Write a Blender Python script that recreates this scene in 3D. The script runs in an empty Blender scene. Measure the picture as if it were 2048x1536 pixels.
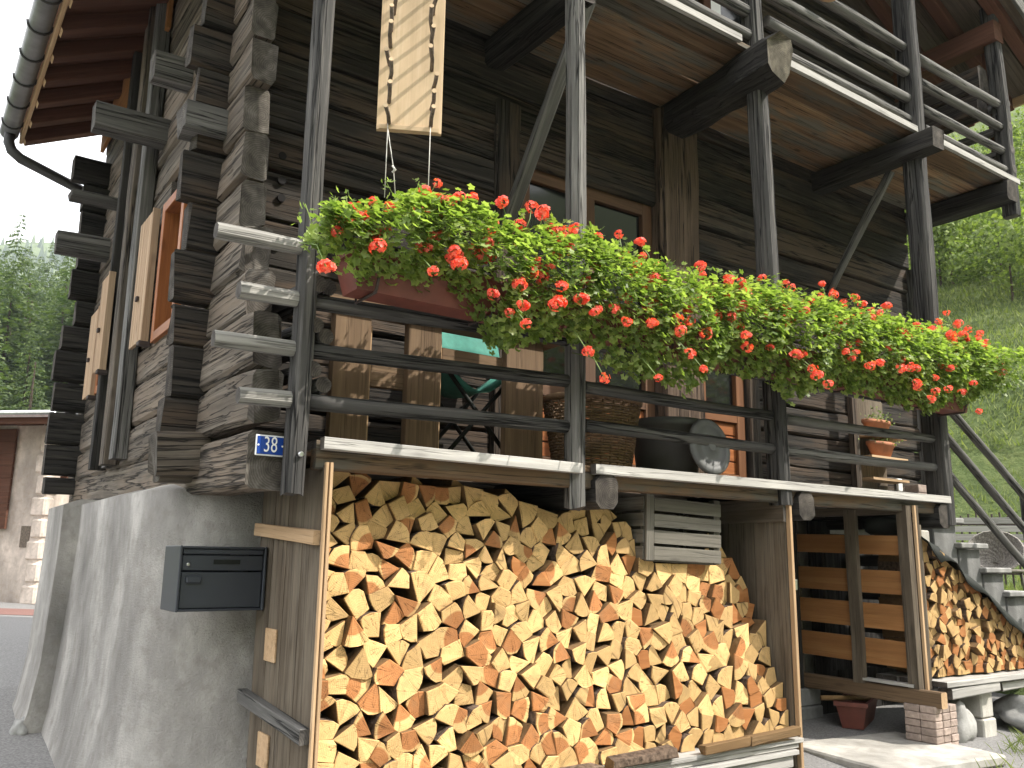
import bpy, bmesh, math, random
from mathutils import Vector, Matrix, noise as mnoise
R = random.Random(11)
S = bpy.context.scene
COL = S.collection
# ------------------------------------------------------------------ camera
def set_camera():
    yaw, pitch, roll = [math.radians(a) for a in (34.90018, 11.33227, 0.80964)]
    F = Vector((math.sin(yaw)*math.cos(pitch), math.cos(yaw)*math.cos(pitch), math.sin(pitch)))
    r = Vector((math.cos(yaw), -math.sin(yaw), 0)); u = r.cross(F)
    r2 = r*math.cos(roll)+u*math.sin(roll); u2 = u*math.cos(roll)-r*math.sin(roll)
    cam = bpy.data.cameras.new('camera'); o = bpy.data.objects.new('camera', cam); COL.objects.link(o)
    m = Matrix((r2, u2, -F)).transposed().to_4x4(); m.translation = Vector((-1.3, -3.4, 1.68))
    o.matrix_world = m
    cam.sensor_width = 36; cam.lens = 1741.592/2048*36; cam.clip_start = .05; cam.clip_end = 4000
    S.camera = o
set_camera()
# ------------------------------------------------------------------ light
SUN = Vector((.64, -.60, .88)).normalized()
w = bpy.data.worlds.new('World'); S.world = w; w.use_nodes = True
nt = w.node_tree; nt.nodes.clear()
sky = nt.nodes.new('ShaderNodeTexSky'); sky.sky_type = 'NISHITA'; sky.sun_disc = False
sky.sun_elevation = math.asin(SUN.z); sky.sun_rotation = math.atan2(SUN.x, SUN.y); sky.dust_density = 2.0; sky.air_density = 1.0
# thin bright cloud over the whole sky
tc = nt.nodes.new('ShaderNodeTexCoord'); nz = nt.nodes.new('ShaderNodeTexNoise'); nz.inputs['Scale'].default_value = 2.2; nz.inputs['Detail'].default_value = 7
rp = nt.nodes.new('ShaderNodeValToRGB'); rp.color_ramp.elements[0].position = .22; rp.color_ramp.elements[1].position = .50
mx = nt.nodes.new('ShaderNodeMix'); mx.data_type = 'RGBA'
bg = nt.nodes.new('ShaderNodeBackground'); out = nt.nodes.new('ShaderNodeOutputWorld')
nt.links.new(tc.outputs['Generated'], nz.inputs['Vector']); nt.links.new(nz.outputs['Fac'], rp.inputs['Fac'])
nt.links.new(rp.outputs['Color'], mx.inputs['Factor']); nt.links.new(sky.outputs['Color'], mx.inputs['A'])
mx.inputs['B'].default_value = (9.4, 9.35, 9.4, 1)
nt.links.new(mx.outputs['Result'], bg.inputs['Color']); nt.links.new(bg.outputs['Background'], out.inputs['Surface'])
bg.inputs['Strength'].default_value = .15
sl = bpy.data.lights.new('sun', 'SUN'); sl.energy = 4.2; sl.angle = math.radians(.53); sl.color = (1, .94, .85)
so = bpy.data.objects.new('sun', sl); COL.objects.link(so); so.rotation_euler = SUN.to_track_quat('Z', 'Y').to_euler(); so.location = (8, -10, 14)
S.view_settings.view_transform = 'Standard'; S.view_settings.look = 'None'; S.view_settings.exposure = 1.02; S.view_settings.gamma = 1
S.view_settings.use_curve_mapping = False
S.cycles.max_bounces = 6; S.cycles.diffuse_bounces = 4

# ------------------------------------------------------------------ helpers
WM = {}
def tagp(o, label=None, cat=None, group=None, kind=None):
    if label: o['label'] = label
    if cat: o['category'] = cat
    if group: o['group'] = group
    if kind: o['kind'] = kind
    return o
def link(o, parent=None, M=None):
    COL.objects.link(o); M = M if M is not None else Matrix.Identity(4)
    WM[o.name] = M.copy()
    if parent is not None:
        o.parent = parent; o.matrix_local = WM[parent.name].inverted() @ M
    else: o.matrix_world = M
    return o
def thing(name, label, cat, loc=(0, 0, 0), group=None, parent=None):
    o = bpy.data.objects.new(name, None); o.empty_display_size = .1
    link(o, parent, Matrix.Translation(Vector(loc)))
    return tagp(o, label, cat, group)
def part(name, parent): return thing(name, None, None, WM[parent.name].translation, None, parent)
def mobj(name, verts, faces, mats, parent=None, M=None, mi=None, smooth=False):
    me = bpy.data.meshes.new(name); me.from_pydata([tuple(v) for v in verts], [], faces)
    for m in (mats if isinstance(mats, (list, tuple)) else [mats]): me.materials.append(m)
    if mi: me.polygons.foreach_set('material_index', mi)
    if smooth: me.polygons.foreach_set('use_smooth', [True]*len(me.polygons))
    me.update()
    return link(bpy.data.objects.new(name, me), parent, M)
def frame(p0, p1, up=None):
    p0, p1 = Vector(p0), Vector(p1); x = (p1-p0).normalized()
    up = Vector(up) if up else (Vector((0, 0, 1)) if abs(x.z) < .9 else Vector((0, 1, 0)))
    y = up.cross(x).normalized(); z = x.cross(y)
    M = Matrix((x, y, z)).transposed().to_4x4(); M.translation = p0
    return M, (p1-p0).length
def timber(name, p0, p1, w, h, mats, parent=None, up=None, rough=.006, ch=.12, n=8, seg=None, warp=0, taper=1.0, jag=0, smooth=None):
    """a length of wood: local x along the grain; w across, h in the up direction"""
    M, L = frame(p0, p1, up)
    seg = seg or max(2, min(26, int(L/.11)))
    sd = Vector((R.uniform(0, 99), R.uniform(0, 99), R.uniform(0, 99)))
    prof = []
    if n == 8:
        c = ch*min(w, h)
        a, b = w/2, h/2
        prof = [(a-c, -b), (a, -b+c), (a, b-c), (a-c, b), (-a+c, b), (-a, b-c), (-a, -b+c), (-a+c, -b)]
    elif n == 4:
        a, b = w/2, h/2; prof = [(a, -b), (a, b), (-a, b), (-a, -b)]
    else:
        prof = [(w/2*math.cos(2*math.pi*k/n), h/2*math.sin(2*math.pi*k/n)) for k in range(n)]
    k = len(prof); V = []; Fc = []; mi = []
    for i in range(seg+1):
        t = i/seg; x = L*t; s = 1+(taper-1)*t
        wy = mnoise.noise(sd+Vector((x*.9, 0, 0)))*warp; wz = mnoise.noise(sd+Vector((0, x*.9, 5)))*warp
        for (py, pz) in prof:
            q = Vector((x*1.6, py*9, pz*9))+sd
            d = mnoise.noise(q)*rough+mnoise.noise(q*2.7)*rough*.5
            rr = math.hypot(py, pz) or 1
            xx = x
            if jag and i == seg: xx += mnoise.noise(Vector((py*40, pz*40, 3))+sd)*jag
            if jag and i == 0: xx -= mnoise.noise(Vector((py*40, pz*40, 9))+sd)*jag
            V.append((xx, (py+py/rr*d)*s+wy, (pz+pz/rr*d)*s+wz))
    for i in range(seg):
        for j in range(k):
            a = i*k+j; b = i*k+(j+1) % k
            Fc.append((a, b, b+k, a+k)); mi.append(0)
    Fc.append(tuple(range(k-1, -1, -1))); Fc.append(tuple(seg*k+j for j in range(k))); mi += [1, 1] if isinstance(mats, (list, tuple)) and len(mats) > 1 else [0, 0]
    o = mobj(name, V, Fc, mats, parent, M, mi)
    if smooth if smooth is not None else n > 8:
        o.data.polygons.foreach_set('use_smooth', [True]*(seg*k)+[False]*2)
    return o
def box(name, lo, hi, mat, parent=None, bev=.004, M=None):
    """bevelled box lo..hi; object origin at its centre"""
    lo, hi = Vector(lo), Vector(hi); c = (lo+hi)/2; d = (hi-lo)/2
    bm = bmesh.new(); bmesh.ops.create_cube(bm, size=2)
    for v in bm.verts: v.co = Vector((v.co.x*d.x, v.co.y*d.y, v.co.z*d.z))
    if bev: bmesh.ops.bevel(bm, geom=bm.edges[:], offset=min(bev, .45*2*min(d)), segments=1, affect='EDGES')
    me = bpy.data.meshes.new(name); bm.to_mesh(me); bm.free(); me.materials.append(mat)
    T = Matrix.Translation(c)
    return link(bpy.data.objects.new(name, me), parent, (M @ T) if M is not None else T)
def tube(name, pts, rad, mat, parent=None, n=8, rads=None, caps=True):
    pts = [Vector(p) for p in pts]; V = []; Fc = []; o0 = pts[0]
    ref = Vector((.13, .31, .94))
    for i, p in enumerate(pts):
        t = (pts[min(i+1, len(pts)-1)]-pts[max(i-1, 0)]).normalized()
        a = t.cross(ref).normalized(); b = t.cross(a); r = rads[i] if rads else rad
        for k in range(n):
            th = 2*math.pi*k/n; V.append(p-o0+a*math.cos(th)*r+b*math.sin(th)*r)
    for i in range(len(pts)-1):
        for k in range(n):
            a = i*n+k; b = i*n+(k+1) % n; Fc.append((a, b, b+n, a+n))
    if caps: Fc += [tuple(range(n-1, -1, -1)), tuple((len(pts)-1)*n+k for k in range(n))]
    return mobj(name, V, Fc, mat, parent, Matrix.Translation(o0), smooth=True)
def lathe(name, prof, loc, mat, parent=None, n=28, M=None, sx=1, sy=1):
    V = []; Fc = []
    for (r, z) in prof:
        for k in range(n):
            t = 2*math.pi*k/n; V.append((r*math.cos(t)*sx, r*math.sin(t)*sy, z))
    for i in range(len(prof)-1):
        for k in range(n):
            a = i*n+k; b = i*n+(k+1) % n; Fc.append((a, b, b+n, a+n))
    Fc.append(tuple(range(n-1, -1, -1))); Fc.append(tuple((len(prof)-1)*n+k for k in range(n)))
    o = mobj(name, V, Fc, mat, parent, M if M is not None else Matrix.Translation(Vector(loc)), smooth=True)
    o.data.polygons.foreach_set('use_smooth', [True]*((len(prof)-1)*n)+[False]*2)
    return o
# ------------------------------------------------------------------ materials
def newmat(name):
    m = bpy.data.materials.new(name); m.use_nodes = True; nt = m.node_tree
    return m, nt, nt.nodes['Principled BSDF']
def nd(nt, t, **kw):
    n = nt.nodes.new('ShaderNode'+t)
    for k, v in kw.items():
        if hasattr(n, k): setattr(n, k, v)
        else: n.inputs[k].default_value = v
    return n
def ramp(nt, fac, stops, interp='LINEAR'):
    r = nt.nodes.new('ShaderNodeValToRGB'); e = r.color_ramp.elements; r.color_ramp.interpolation = interp
    while len(e) < len(stops): e.new(.5)
    for i, (p, c) in enumerate(stops):
        e[i].position = p; e[i].color = (*c, 1) if len(c) == 3 else c
    nt.links.new(fac, r.inputs['Fac']); return r.outputs['Color']
def math_(nt, op, a, b=None, c=None):
    n = nt.nodes.new('ShaderNodeMath'); n.operation = op
    for i, v in enumerate((a, b, c)):
        if v is None: continue
        if isinstance(v, (int, float)): n.inputs[i].default_value = v
        else: nt.links.new(v, n.inputs[i])
    return n.outputs[0]
def mixc(nt, fac, a, b, mode='MIX'):
    n = nt.nodes.new('ShaderNodeMix'); n.data_type = 'RGBA'; n.blend_type = mode
    for s, v in (('Factor', fac), ('A', a), ('B', b)):
        if isinstance(v, (int, float)): n.inputs[s].default_value = v
        elif isinstance(v, tuple): n.inputs[s].default_value = (*v, 1)
        else: nt.links.new(v, n.inputs[s])
    return n.outputs['Result']
def objvec(nt, scale):
    tc = nt.nodes.new('ShaderNodeTexCoord'); oi = nt.nodes.new('ShaderNodeObjectInfo')
    off = nt.nodes.new('ShaderNodeVectorMath'); off.operation = 'SCALE'; off.inputs[0].default_value = (91, 57, 73)
    nt.links.new(oi.outputs['Random'], off.inputs['Scale'])
    ad = nt.nodes.new('ShaderNodeVectorMath'); ad.operation = 'ADD'
    nt.links.new(tc.outputs['Object'], ad.inputs[0]); nt.links.new(off.outputs[0], ad.inputs[1])
    mp = nt.nodes.new('ShaderNodeMapping'); mp.inputs['Scale'].default_value = scale
    nt.links.new(ad.outputs[0], mp.inputs['Vector'])
    return mp.outputs['Vector'], oi, ad.outputs[0], tc
def wood(name, dark, mid, light, grain=26, crack=.6, bump=.5, rough=.85, var=.35, patch=None, patch_amt=.5, tint=None, knots=.4, spec=.25, long_cracks=0.0):
    m, nt, b = newmat(name); L = nt.links
    v, oi, base, tc = objvec(nt, (grain*.07, grain*1.7, grain*1.7))
    n1 = nd(nt, 'TexNoise', Scale=1.0, Detail=10.0, Roughness=.68, Distortion=.12); L.new(v, n1.inputs['Vector'])
    v2 = nd(nt, 'Mapping'); v2.inputs['Scale'].default_value = (1.1, 5, 5); L.new(base, v2.inputs['Vector'])
    n2 = nd(nt, 'TexNoise', Scale=1.0, Detail=5.0, Roughness=.6); L.new(v2.outputs[0], n2.inputs['Vector'])
    v3 = nd(nt, 'Mapping'); v3.inputs['Scale'].default_value = (.55, 30, 30); L.new(base, v3.inputs['Vector'])
    n3 = nd(nt, 'TexNoise', Scale=1.0, Detail=4.0, Roughness=.55, Distortion=.35); L.new(v3.outputs[0], n3.inputs['Vector'])
    ck = math_(nt, 'ABSOLUTE', math_(nt, 'SUBTRACT', n3.outputs['Fac'], .52))
    ckm = ramp(nt, ck, [(0, (0, 0, 0)), (.006, (0.2, .2, .2)), (.022, (1, 1, 1))])          # 0 in a crack
    c = ramp(nt, n1.outputs['Fac'], [(.25, tuple((a+b)/2 for a, b in zip(dark, mid))), (.50, mid), (.74, light)])
    c = mixc(nt, ramp(nt, n2.outputs['Fac'], [(.50, (0, 0, 0)), (.72, (.8, .8, .8))]), c, dark)
    if patch is not None:
        pm = ramp(nt, n2.outputs['Fac'], [(.46, (0, 0, 0)), (.58, (1, 1, 1))])
        c = mixc(nt, math_(nt, 'MULTIPLY', pm, patch_amt), c, mixc(nt, n1.outputs['Fac'], patch, tuple(min(1, x*1.7) for x in patch)))
    v4 = nd(nt, 'Mapping'); v4.inputs['Scale'].default_value = (.22, 7.5, 7.5); L.new(base, v4.inputs['Vector'])
    n4 = nd(nt, 'TexNoise', Scale=1.0, Detail=5.0, Roughness=.5, Distortion=.15); L.new(v4.outputs[0], n4.inputs['Vector'])
    ck4 = ramp(nt, math_(nt, 'ABSOLUTE', math_(nt, 'SUBTRACT', n4.outputs['Fac'], .5)), [(0, (0, 0, 0)), (.0035, (.2, .2, .2)), (.009, (1, 1, 1))])
    ckm = mixc(nt, long_cracks, ckm, mixc(nt, 1.0, ckm, ck4, 'MULTIPLY'))
    if knots:
        vk = nd(nt, 'Mapping'); vk.inputs['Scale'].default_value = (2.2, 7, 7); L.new(base, vk.inputs['Vector'])
        vo = nd(nt, 'TexVoronoi', Scale=1.0); L.new(vk.outputs[0], vo.inputs['Vector'])
        km = ramp(nt, vo.outputs['Distance'], [(.05, (1, 1, 1)), (.13, (0, 0, 0))])
        c = mixc(nt, math_(nt, 'MULTIPLY', km, knots), c, tuple(x*.5 for x in dark))
    bl = math_(nt, 'ADD', math_(nt, 'MULTIPLY', n2.outputs['Fac'], .9), .55)
    rv = math_(nt, 'ADD', math_(nt, 'MULTIPLY', oi.outputs['Random'], var), 1-var/2)
    g = nd(nt, 'CombineColor'); k = math_(nt, 'MULTIPLY', bl, rv)
    for i in range(3): L.new(k, g.inputs[i])
    c = mixc(nt, 1.0, c, g.outputs[0], 'MULTIPLY')
    c = mixc(nt, math_(nt, 'MULTIPLY', math_(nt, 'SUBTRACT', 1.0, ckm), crack), c, tuple(x*.25 for x in dark))
    L.new(c, b.inputs['Base Color']); b.inputs['Roughness'].default_value = rough; b.inputs['Specular IOR Level'].default_value = spec
    h = math_(nt, 'ADD', math_(nt, 'MULTIPLY', n1.outputs['Fac'], .5), math_(nt, 'MULTIPLY', ckm, crack))
    bp = nd(nt, 'Bump', Strength=bump, Distance=.012); L.new(h, bp.inputs['Height']); L.new(bp.outputs[0], b.inputs['Normal'])
    return m
def endgrain(name, dark, mid, light):
    m, nt, b = newmat(name); L = nt.links
    v, oi, base, tc = objvec(nt, (1, 1, 1))
    mp = nd(nt, 'Mapping'); mp.inputs['Scale'].default_value = (0, 1, 1); mp.inputs['Location'].default_value = (0, .03, .02); L.new(tc.outputs['Object'], mp.inputs['Vector'])
    wv = nd(nt, 'TexWave', wave_type='RINGS', rings_direction='X', Scale=30.0, Distortion=6.0, Detail=4.0); L.new(mp.outputs[0], wv.inputs['Vector'])
    n1 = nd(nt, 'TexNoise', Scale=18.0, Detail=6.0); L.new(base, n1.inputs['Vector'])
    f = math_(nt, 'ADD', math_(nt, 'MULTIPLY', wv.outputs['Fac'], .12), math_(nt, 'MULTIPLY', n1.outputs['Fac'], .82))
    c = ramp(nt, f, [(.25, dark), (.5, mid), (.75, light)])
    L.new(c, b.inputs['Base Color']); b.inputs['Roughness'].default_value = .9; b.inputs['Specular IOR Level'].default_value = .2
    bp = nd(nt, 'Bump', Strength=.5, Distance=.01); L.new(f, bp.inputs['Height']); L.new(bp.outputs[0], b.inputs['Normal'])
    return m
def plain(name, col, rough=.6, metal=0, var=.0, nscale=12, namp=.25, bump=0, spec=.5):
    m, nt, b = newmat(name); L = nt.links
    v, oi, base, tc = objvec(nt, (1, 1, 1))
    n1 = nd(nt, 'TexNoise', Scale=float(nscale), Detail=6.0, Roughness=.6); L.new(base, n1.inputs['Vector'])
    lo = tuple(x*(1-namp) for x in col); hi = tuple(min(1, x*(1+namp)) for x in col)
    c = ramp(nt, n1.outputs['Fac'], [(.3, lo), (.7, hi)])
    if var:
        rv = math_(nt, 'ADD', math_(nt, 'MULTIPLY', oi.outputs['Random'], var), 1-var/2)
        g = nd(nt, 'CombineColor')
        for i in range(3): L.new(rv, g.inputs[i])
        c = mixc(nt, 1.0, c, g.outputs[0], 'MULTIPLY')
    L.new(c, b.inputs['Base Color']); b.inputs['Roughness'].default_value = rough; b.inputs['Metallic'].default_value = metal; b.inputs['Specular IOR Level'].default_value = spec
    if bump:
        bp = nd(nt, 'Bump', Strength=bump, Distance=.01); L.new(n1.outputs['Fac'], bp.inputs['Height']); L.new(bp.outputs[0], b.inputs['Normal'])
    return m
def foliage(name, c1, c2, c3, trans=.25, rough=.45):
    m, nt, b = newmat(name); L = nt.links
    g = nd(nt, 'NewGeometry'); oi = nd(nt, 'ObjectInfo')
    c = ramp(nt, g.outputs['Random Per Island'], [(0, c1), (.5, c2), (1, c3)])
    L.new(c, b.inputs['Base Color']); b.inputs['Roughness'].default_value = rough; b.inputs['Specular IOR Level'].default_value = .35
    t = nd(nt, 'BsdfTranslucent'); L.new(mixc(nt, 1.0, c, (1.3, 1.5, .5), 'MULTIPLY'), t.inputs['Color'])
    ms = nd(nt, 'MixShader', Fac=trans); L.new(b.outputs[0], ms.inputs[1]); L.new(t.outputs[0], ms.inputs[2])
    L.new(ms.outputs[0], nt.nodes['Material Output'].inputs['Surface'])
    return m
M_ = {}
M_['grey'] = wood('weathered_grey_wood', (.055, .053, .05), (.135, .13, .122), (.29, .28, .26), grain=17, crack=1.0, bump=.9)
M_['silver'] = wood('silver_wood', (.22, .21, .20), (.40, .385, .36), (.58, .56, .52), grain=17, crack=.5, bump=.4, var=.2)
M_['stub'] = wood('weathered_rail_end', (.12, .115, .105), (.27, .26, .24), (.44, .425, .39), grain=17, crack=.7, bump=.5, var=.2)
M_['post'] = wood('dark_post_wood', (.026, .025, .025), (.066, .063, .06), (.19, .18, .165), grain=17, crack=1.0, bump=.9, var=.2, long_cracks=1.0)
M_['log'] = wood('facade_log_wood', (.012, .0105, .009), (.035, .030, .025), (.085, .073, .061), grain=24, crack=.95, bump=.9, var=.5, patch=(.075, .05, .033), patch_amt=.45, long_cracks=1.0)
M_['gable'] = wood('gable_log_wood', (.042, .035, .028), (.122, .102, .082), (.25, .218, .178), grain=20, crack=.95, bump=.9, var=.35, patch=(.15, .115, .085), patch_amt=.5, long_cracks=1.0)
M_['dark'] = wood('black_brown_beam', (.014, .013, .012), (.036, .033, .03), (.085, .078, .068), grain=22, crack=.9, bump=.8, var=.3, long_cracks=1.0)
M_['soffit'] = wood('brown_deck_boards', (.065, .047, .032), (.185, .115, .065), (.31, .205, .12), grain=12, crack=.8, bump=.5, var=1.1, patch=(.085, .08, .065), patch_amt=.95, knots=.8)
M_['doorframe'] = wood('dull_orange_door_frame', (.09, .038, .016), (.17, .072, .03), (.25, .115, .05), grain=16, crack=.2, bump=.15, rough=.6, var=.2)  # darker tone of the orange varnished wood
M_['timber'] = wood('brown_cracked_timber', (.04, .028, .02), (.105, .072, .05), (.19, .135, .096), grain=17, crack=1.0, bump=.9, var=.1, long_cracks=1.0)
M_['doorwood'] = wood('dark_door_wood', (.05, .026, .014), (.105, .055, .03), (.16, .085, .045), grain=16, crack=.2, bump=.15, rough=.6, var=.2)
M_['red'] = wood('red_brown_roof_wood', (.062, .028, .018), (.105, .048, .031), (.155, .075, .048), grain=16, crack=.25, bump=.2, var=.15)
M_['orange'] = wood('orange_varnished_wood', (.17, .055, .018), (.30, .105, .035), (.42, .17, .06), grain=16, crack=.2, bump=.15, rough=.5, var=.2)
M_['newpine'] = wood('new_pine_board', (.46, .33, .20), (.60, .45, .29), (.70, .55, .38), grain=12, crack=.1, bump=.15, var=.1, knots=.5)
M_['slat'] = wood('yellow_slat_board', (.20, .09, .03), (.33, .155, .055), (.43, .22, .085), grain=12, crack=.2, bump=.2, var=.3)
M_['shed'] = wood('brown_shed_board', (.05, .039, .028), (.10, .078, .055), (.17, .135, .098), grain=16, crack=.5, bump=.4, var=.3, patch=(.12, .10, .075), patch_amt=.6)
M_['edge'] = wood('pale_board_edge', (.30, .19, .10), (.46, .31, .18), (.58, .42, .27), grain=14, crack=.3, bump=.2, var=.2)
M_['crate'] = wood('grey_crate_wood', (.085, .078, .065), (.155, .142, .118), (.23, .212, .178), grain=16, crack=.4, bump=.3, var=.3)
M_['shutter'] = wood('pale_shutter_wood', (.30, .20, .125), (.42, .295, .195), (.52, .39, .28), grain=20, crack=.3, bump=.3, var=.15)
M_['table'] = wood('brown_table_wood', (.085, .055, .032), (.16, .105, .062), (.25, .17, .10), grain=14, crack=.4, bump=.3, var=.2)
M_['end'] = endgrain('weathered_end_grain', (.035, .032, .03), (.09, .082, .075), (.19, .175, .16))
M_['enddark'] = endgrain('dark_end_grain', (.02, .018, .016), (.06, .052, .045), (.12, .105, .09))
M_['endlichen'] = endgrain('lichen_end_grain', (.05, .045, .035), (.12, .105, .08), (.22, .195, .15))
M_['endtan'] = endgrain('tan_end_grain', (.035, .03, .026), (.085, .075, .064), (.17, .155, .135))  # darkened tone paints the balcony's shade onto the corner log ends
M_['bark'] = plain('bark', (.12, .085, .062), .95, nscale=40, namp=.7, bump=.8, var=.4, spec=.2)
M_['split'] = wood('split_wood_side', (.10, .058, .026), (.19, .115, .052), (.28, .18, .09), grain=16, crack=.3, bump=.5, var=.4, knots=0)  # side colour darkened to stand in for shade between stacked logs
def firewood(name, sap, heart):
    m, nt, b = newmat(name); L = nt.links
    tc = nd(nt, 'TexCoord'); oi = nd(nt, 'ObjectInfo')
    mp = nd(nt, 'Mapping'); mp.inputs['Scale'].default_value = (1, 0, 1); L.new(tc.outputs['Object'], mp.inputs['Vector'])
    n0 = nd(nt, 'TexNoise', Scale=9.0, Detail=3.0); v, oi2, base, _ = objvec(nt, (1, 1, 1)); L.new(base, n0.inputs['Vector'])
    ln = nd(nt, 'VectorMath', operation='LENGTH'); L.new(mp.outputs[0], ln.inputs[0])
    d = math_(nt, 'ADD', ln.outputs['Value'], math_(nt, 'MULTIPLY', math_(nt, 'SUBTRACT', n0.outputs['Fac'], .5), .03))
    ring = math_(nt, 'SINE', math_(nt, 'MULTIPLY', d, 700.0))
    sc = nd(nt, 'SeparateColor'); L.new(oi.outputs['Color'], sc.inputs[0])
    hm = nd(nt, 'MapRange', interpolation_type='SMOOTHSTEP'); L.new(math_(nt, 'SUBTRACT', d, math_(nt, 'MULTIPLY', sc.outputs[0], .3)), hm.inputs['Value']); hm.inputs['From Min'].default_value = -.004; hm.inputs['From Max'].default_value = .006
    c = mixc(nt, hm.outputs[0], heart, sap)
    n1 = nd(nt, 'TexNoise', Scale=45.0, Detail=6.0, Roughness=.7); L.new(base, n1.inputs['Vector'])
    f = math_(nt, 'ADD', math_(nt, 'MULTIPLY', ring, .05), math_(nt, 'ADD', math_(nt, 'MULTIPLY', n1.outputs['Fac'], .6), .68))
    f = math_(nt, 'MULTIPLY', f, math_(nt, 'ADD', math_(nt, 'MULTIPLY', oi.outputs['Random'], .5), .72))
    sx = nd(nt, 'SeparateXYZ'); L.new(mp.outputs[0], sx.inputs[0])
    an = math_(nt, 'ARCTAN2', sx.outputs['X'], sx.outputs['Z'])
    cv = nd(nt, 'CombineXYZ'); L.new(math_(nt, 'MULTIPLY', an, 5.0), cv.inputs[0]); L.new(math_(nt, 'MULTIPLY', ln.outputs['Value'], 7.0), cv.inputs[1]); L.new(math_(nt, 'MULTIPLY', oi.outputs['Random'], 50.0), cv.inputs[2])
    nr_ = nd(nt, 'TexNoise', Scale=1.0, Detail=2.0); L.new(cv.outputs[0], nr_.inputs['Vector'])
    cr = ramp(nt, math_(nt, 'ABSOLUTE', math_(nt, 'SUBTRACT', nr_.outputs['Fac'], .58)), [(0, (.35, .35, .35)), (.012, (.8, .8, .8)), (.03, (1, 1, 1))])
    f = math_(nt, 'MULTIPLY', f, cr)
    g = nd(nt, 'CombineColor')
    for i in range(3): L.new(f, g.inputs[i])
    c = mixc(nt, 1.0, c, g.outputs[0], 'MULTIPLY')
    # some ends are greyed or soiled
    n2 = nd(nt, 'TexNoise', Scale=14.0, Detail=4.0); L.new(base, n2.inputs['Vector'])
    c = mixc(nt, math_(nt, 'MULTIPLY', ramp(nt, n2.outputs['Fac'], [(.52, (0, 0, 0)), (.72, (1, 1, 1))]), .35), c, (.30, .19, .10))
    L.new(c, b.inputs['Base Color']); b.inputs['Roughness'].default_value = .8; b.inputs['Specular IOR Level'].default_value = .2
    bp = nd(nt, 'Bump', Strength=.5, Distance=.006); L.new(f, bp.inputs['Height']); L.new(bp.outputs[0], b.inputs['Normal'])
    return m
M_['fire'] = firewood('firewood_end', (.68, .44, .19), (.43, .185, .07))
M_['heart'] = wood('heartwood_end', (.26, .10, .035), (.40, .165, .055), (.5, .24, .09), grain=14, crack=.1, bump=.3, var=.2, knots=0)
def concrete(name, base, dirt, scale=1.0, bump=.6):
    m, nt, b = newmat(name); L = nt.links
    tc = nd(nt, 'TexCoord')
    n1 = nd(nt, 'TexNoise', Scale=95.0*scale, Detail=5.0, Roughness=.7); L.new(tc.outputs['Object'], n1.inputs['Vector'])
    mp = nd(nt, 'Mapping'); mp.inputs['Scale'].default_value = (1.7, 1.7, .75); L.new(tc.outputs['Object'], mp.inputs['Vector'])
    n2 = nd(nt, 'TexNoise', Scale=1.4, Detail=7.0, Roughness=.62); L.new(mp.outputs[0], n2.inputs['Vector'])
    n3 = nd(nt, 'TexNoise', Scale=14.0, Detail=6.0); L.new(tc.outputs['Object'], n3.inputs['Vector'])
    c = ramp(nt, n2.outputs['Fac'], [(.28, tuple(x*.45 for x in base)), (.5, tuple(x*.92 for x in base)), (.68, tuple(min(1, x*1.55) for x in base))])
    c = mixc(nt, ramp(nt, n3.outputs['Fac'], [(.5, (0, 0, 0)), (.8, (.6, .6, .6))]), c, dirt)
    c = mixc(nt, math_(nt, 'MULTIPLY', n1.outputs['Fac'], .35), c, tuple(x*.4 for x in base))
    L.new(c, b.inputs['Base Color']); b.inputs['Roughness'].default_value = .92; b.inputs['Specular IOR Level'].default_value = .2
    h = math_(nt, 'ADD', n1.outputs['Fac'], math_(nt, 'MULTIPLY', n3.outputs['Fac'], .6))
    bp = nd(nt, 'Bump', Strength=bump, Distance=.012); L.new(h, bp.inputs['Height']); L.new(bp.outputs[0], b.inputs['Normal'])
    return m
M_['concrete'] = concrete('rough_cement_render', (.41, .39, .365), (.24, .215, .185), bump=1.0)
M_['stone'] = concrete('pale_stone', (.46, .44, .40), (.28, .26, .22), bump=.4)
M_['step'] = concrete('grey_stone_step', (.22, .22, .215), (.14, .135, .13), bump=.5)
M_['paleslab'] = concrete('pale_tread_stone', (.36, .355, .34), (.22, .21, .2), bump=.4)
M_['plaster'] = concrete('old_lime_plaster', (.58, .50, .44), (.36, .28, .22), scale=.3, bump=.3)
M_['asphalt'] = plain('asphalt', (.19, .185, .18), .9, nscale=70, namp=.4, bump=.6)
M_['redpave'] = plain('red_paving', (.17, .085, .07), .9, nscale=50, namp=.3)
M_['mailbox'] = plain('anthracite_metal', (.034, .039, .050), .42, metal=.0, nscale=3, namp=.12)
M_['steel'] = plain('steel', (.55, .55, .55), .3, metal=1)
M_['blue'] = plain('blue_enamel', (.012, .05, .27), .25, namp=.05)
M_['white'] = plain('white_enamel', (.80, .80, .80), .3, namp=.03)
M_['gutter'] = plain('zinc_gutter', (.16, .165, .165), .45, metal=.3, nscale=5, namp=.3)
M_['pipe'] = plain('dark_downpipe', (.035, .033, .033), .5)
M_['terracotta'] = plain('terracotta_plastic', (.15, .045, .032), .55, nscale=8, namp=.25)
M_['clay'] = plain('clay_pot', (.38, .15, .075), .85, nscale=10, namp=.25)
M_['black'] = plain('black_plastic', (.014, .016, .014), .65, nscale=6, namp=.3, spec=.2)
M_['bucket'] = plain('grey_tub_plastic', (.085, .086, .085), .6, nscale=6, namp=.2)
M_['green'] = plain('green_canvas', (.05, .215, .165), .8, nscale=30, namp=.15)
M_['wicker'] = plain('wicker', (.17, .105, .055), .7, nscale=20, namp=.4)
M_['string'] = plain('string', (.62, .60, .55), .8)
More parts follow.
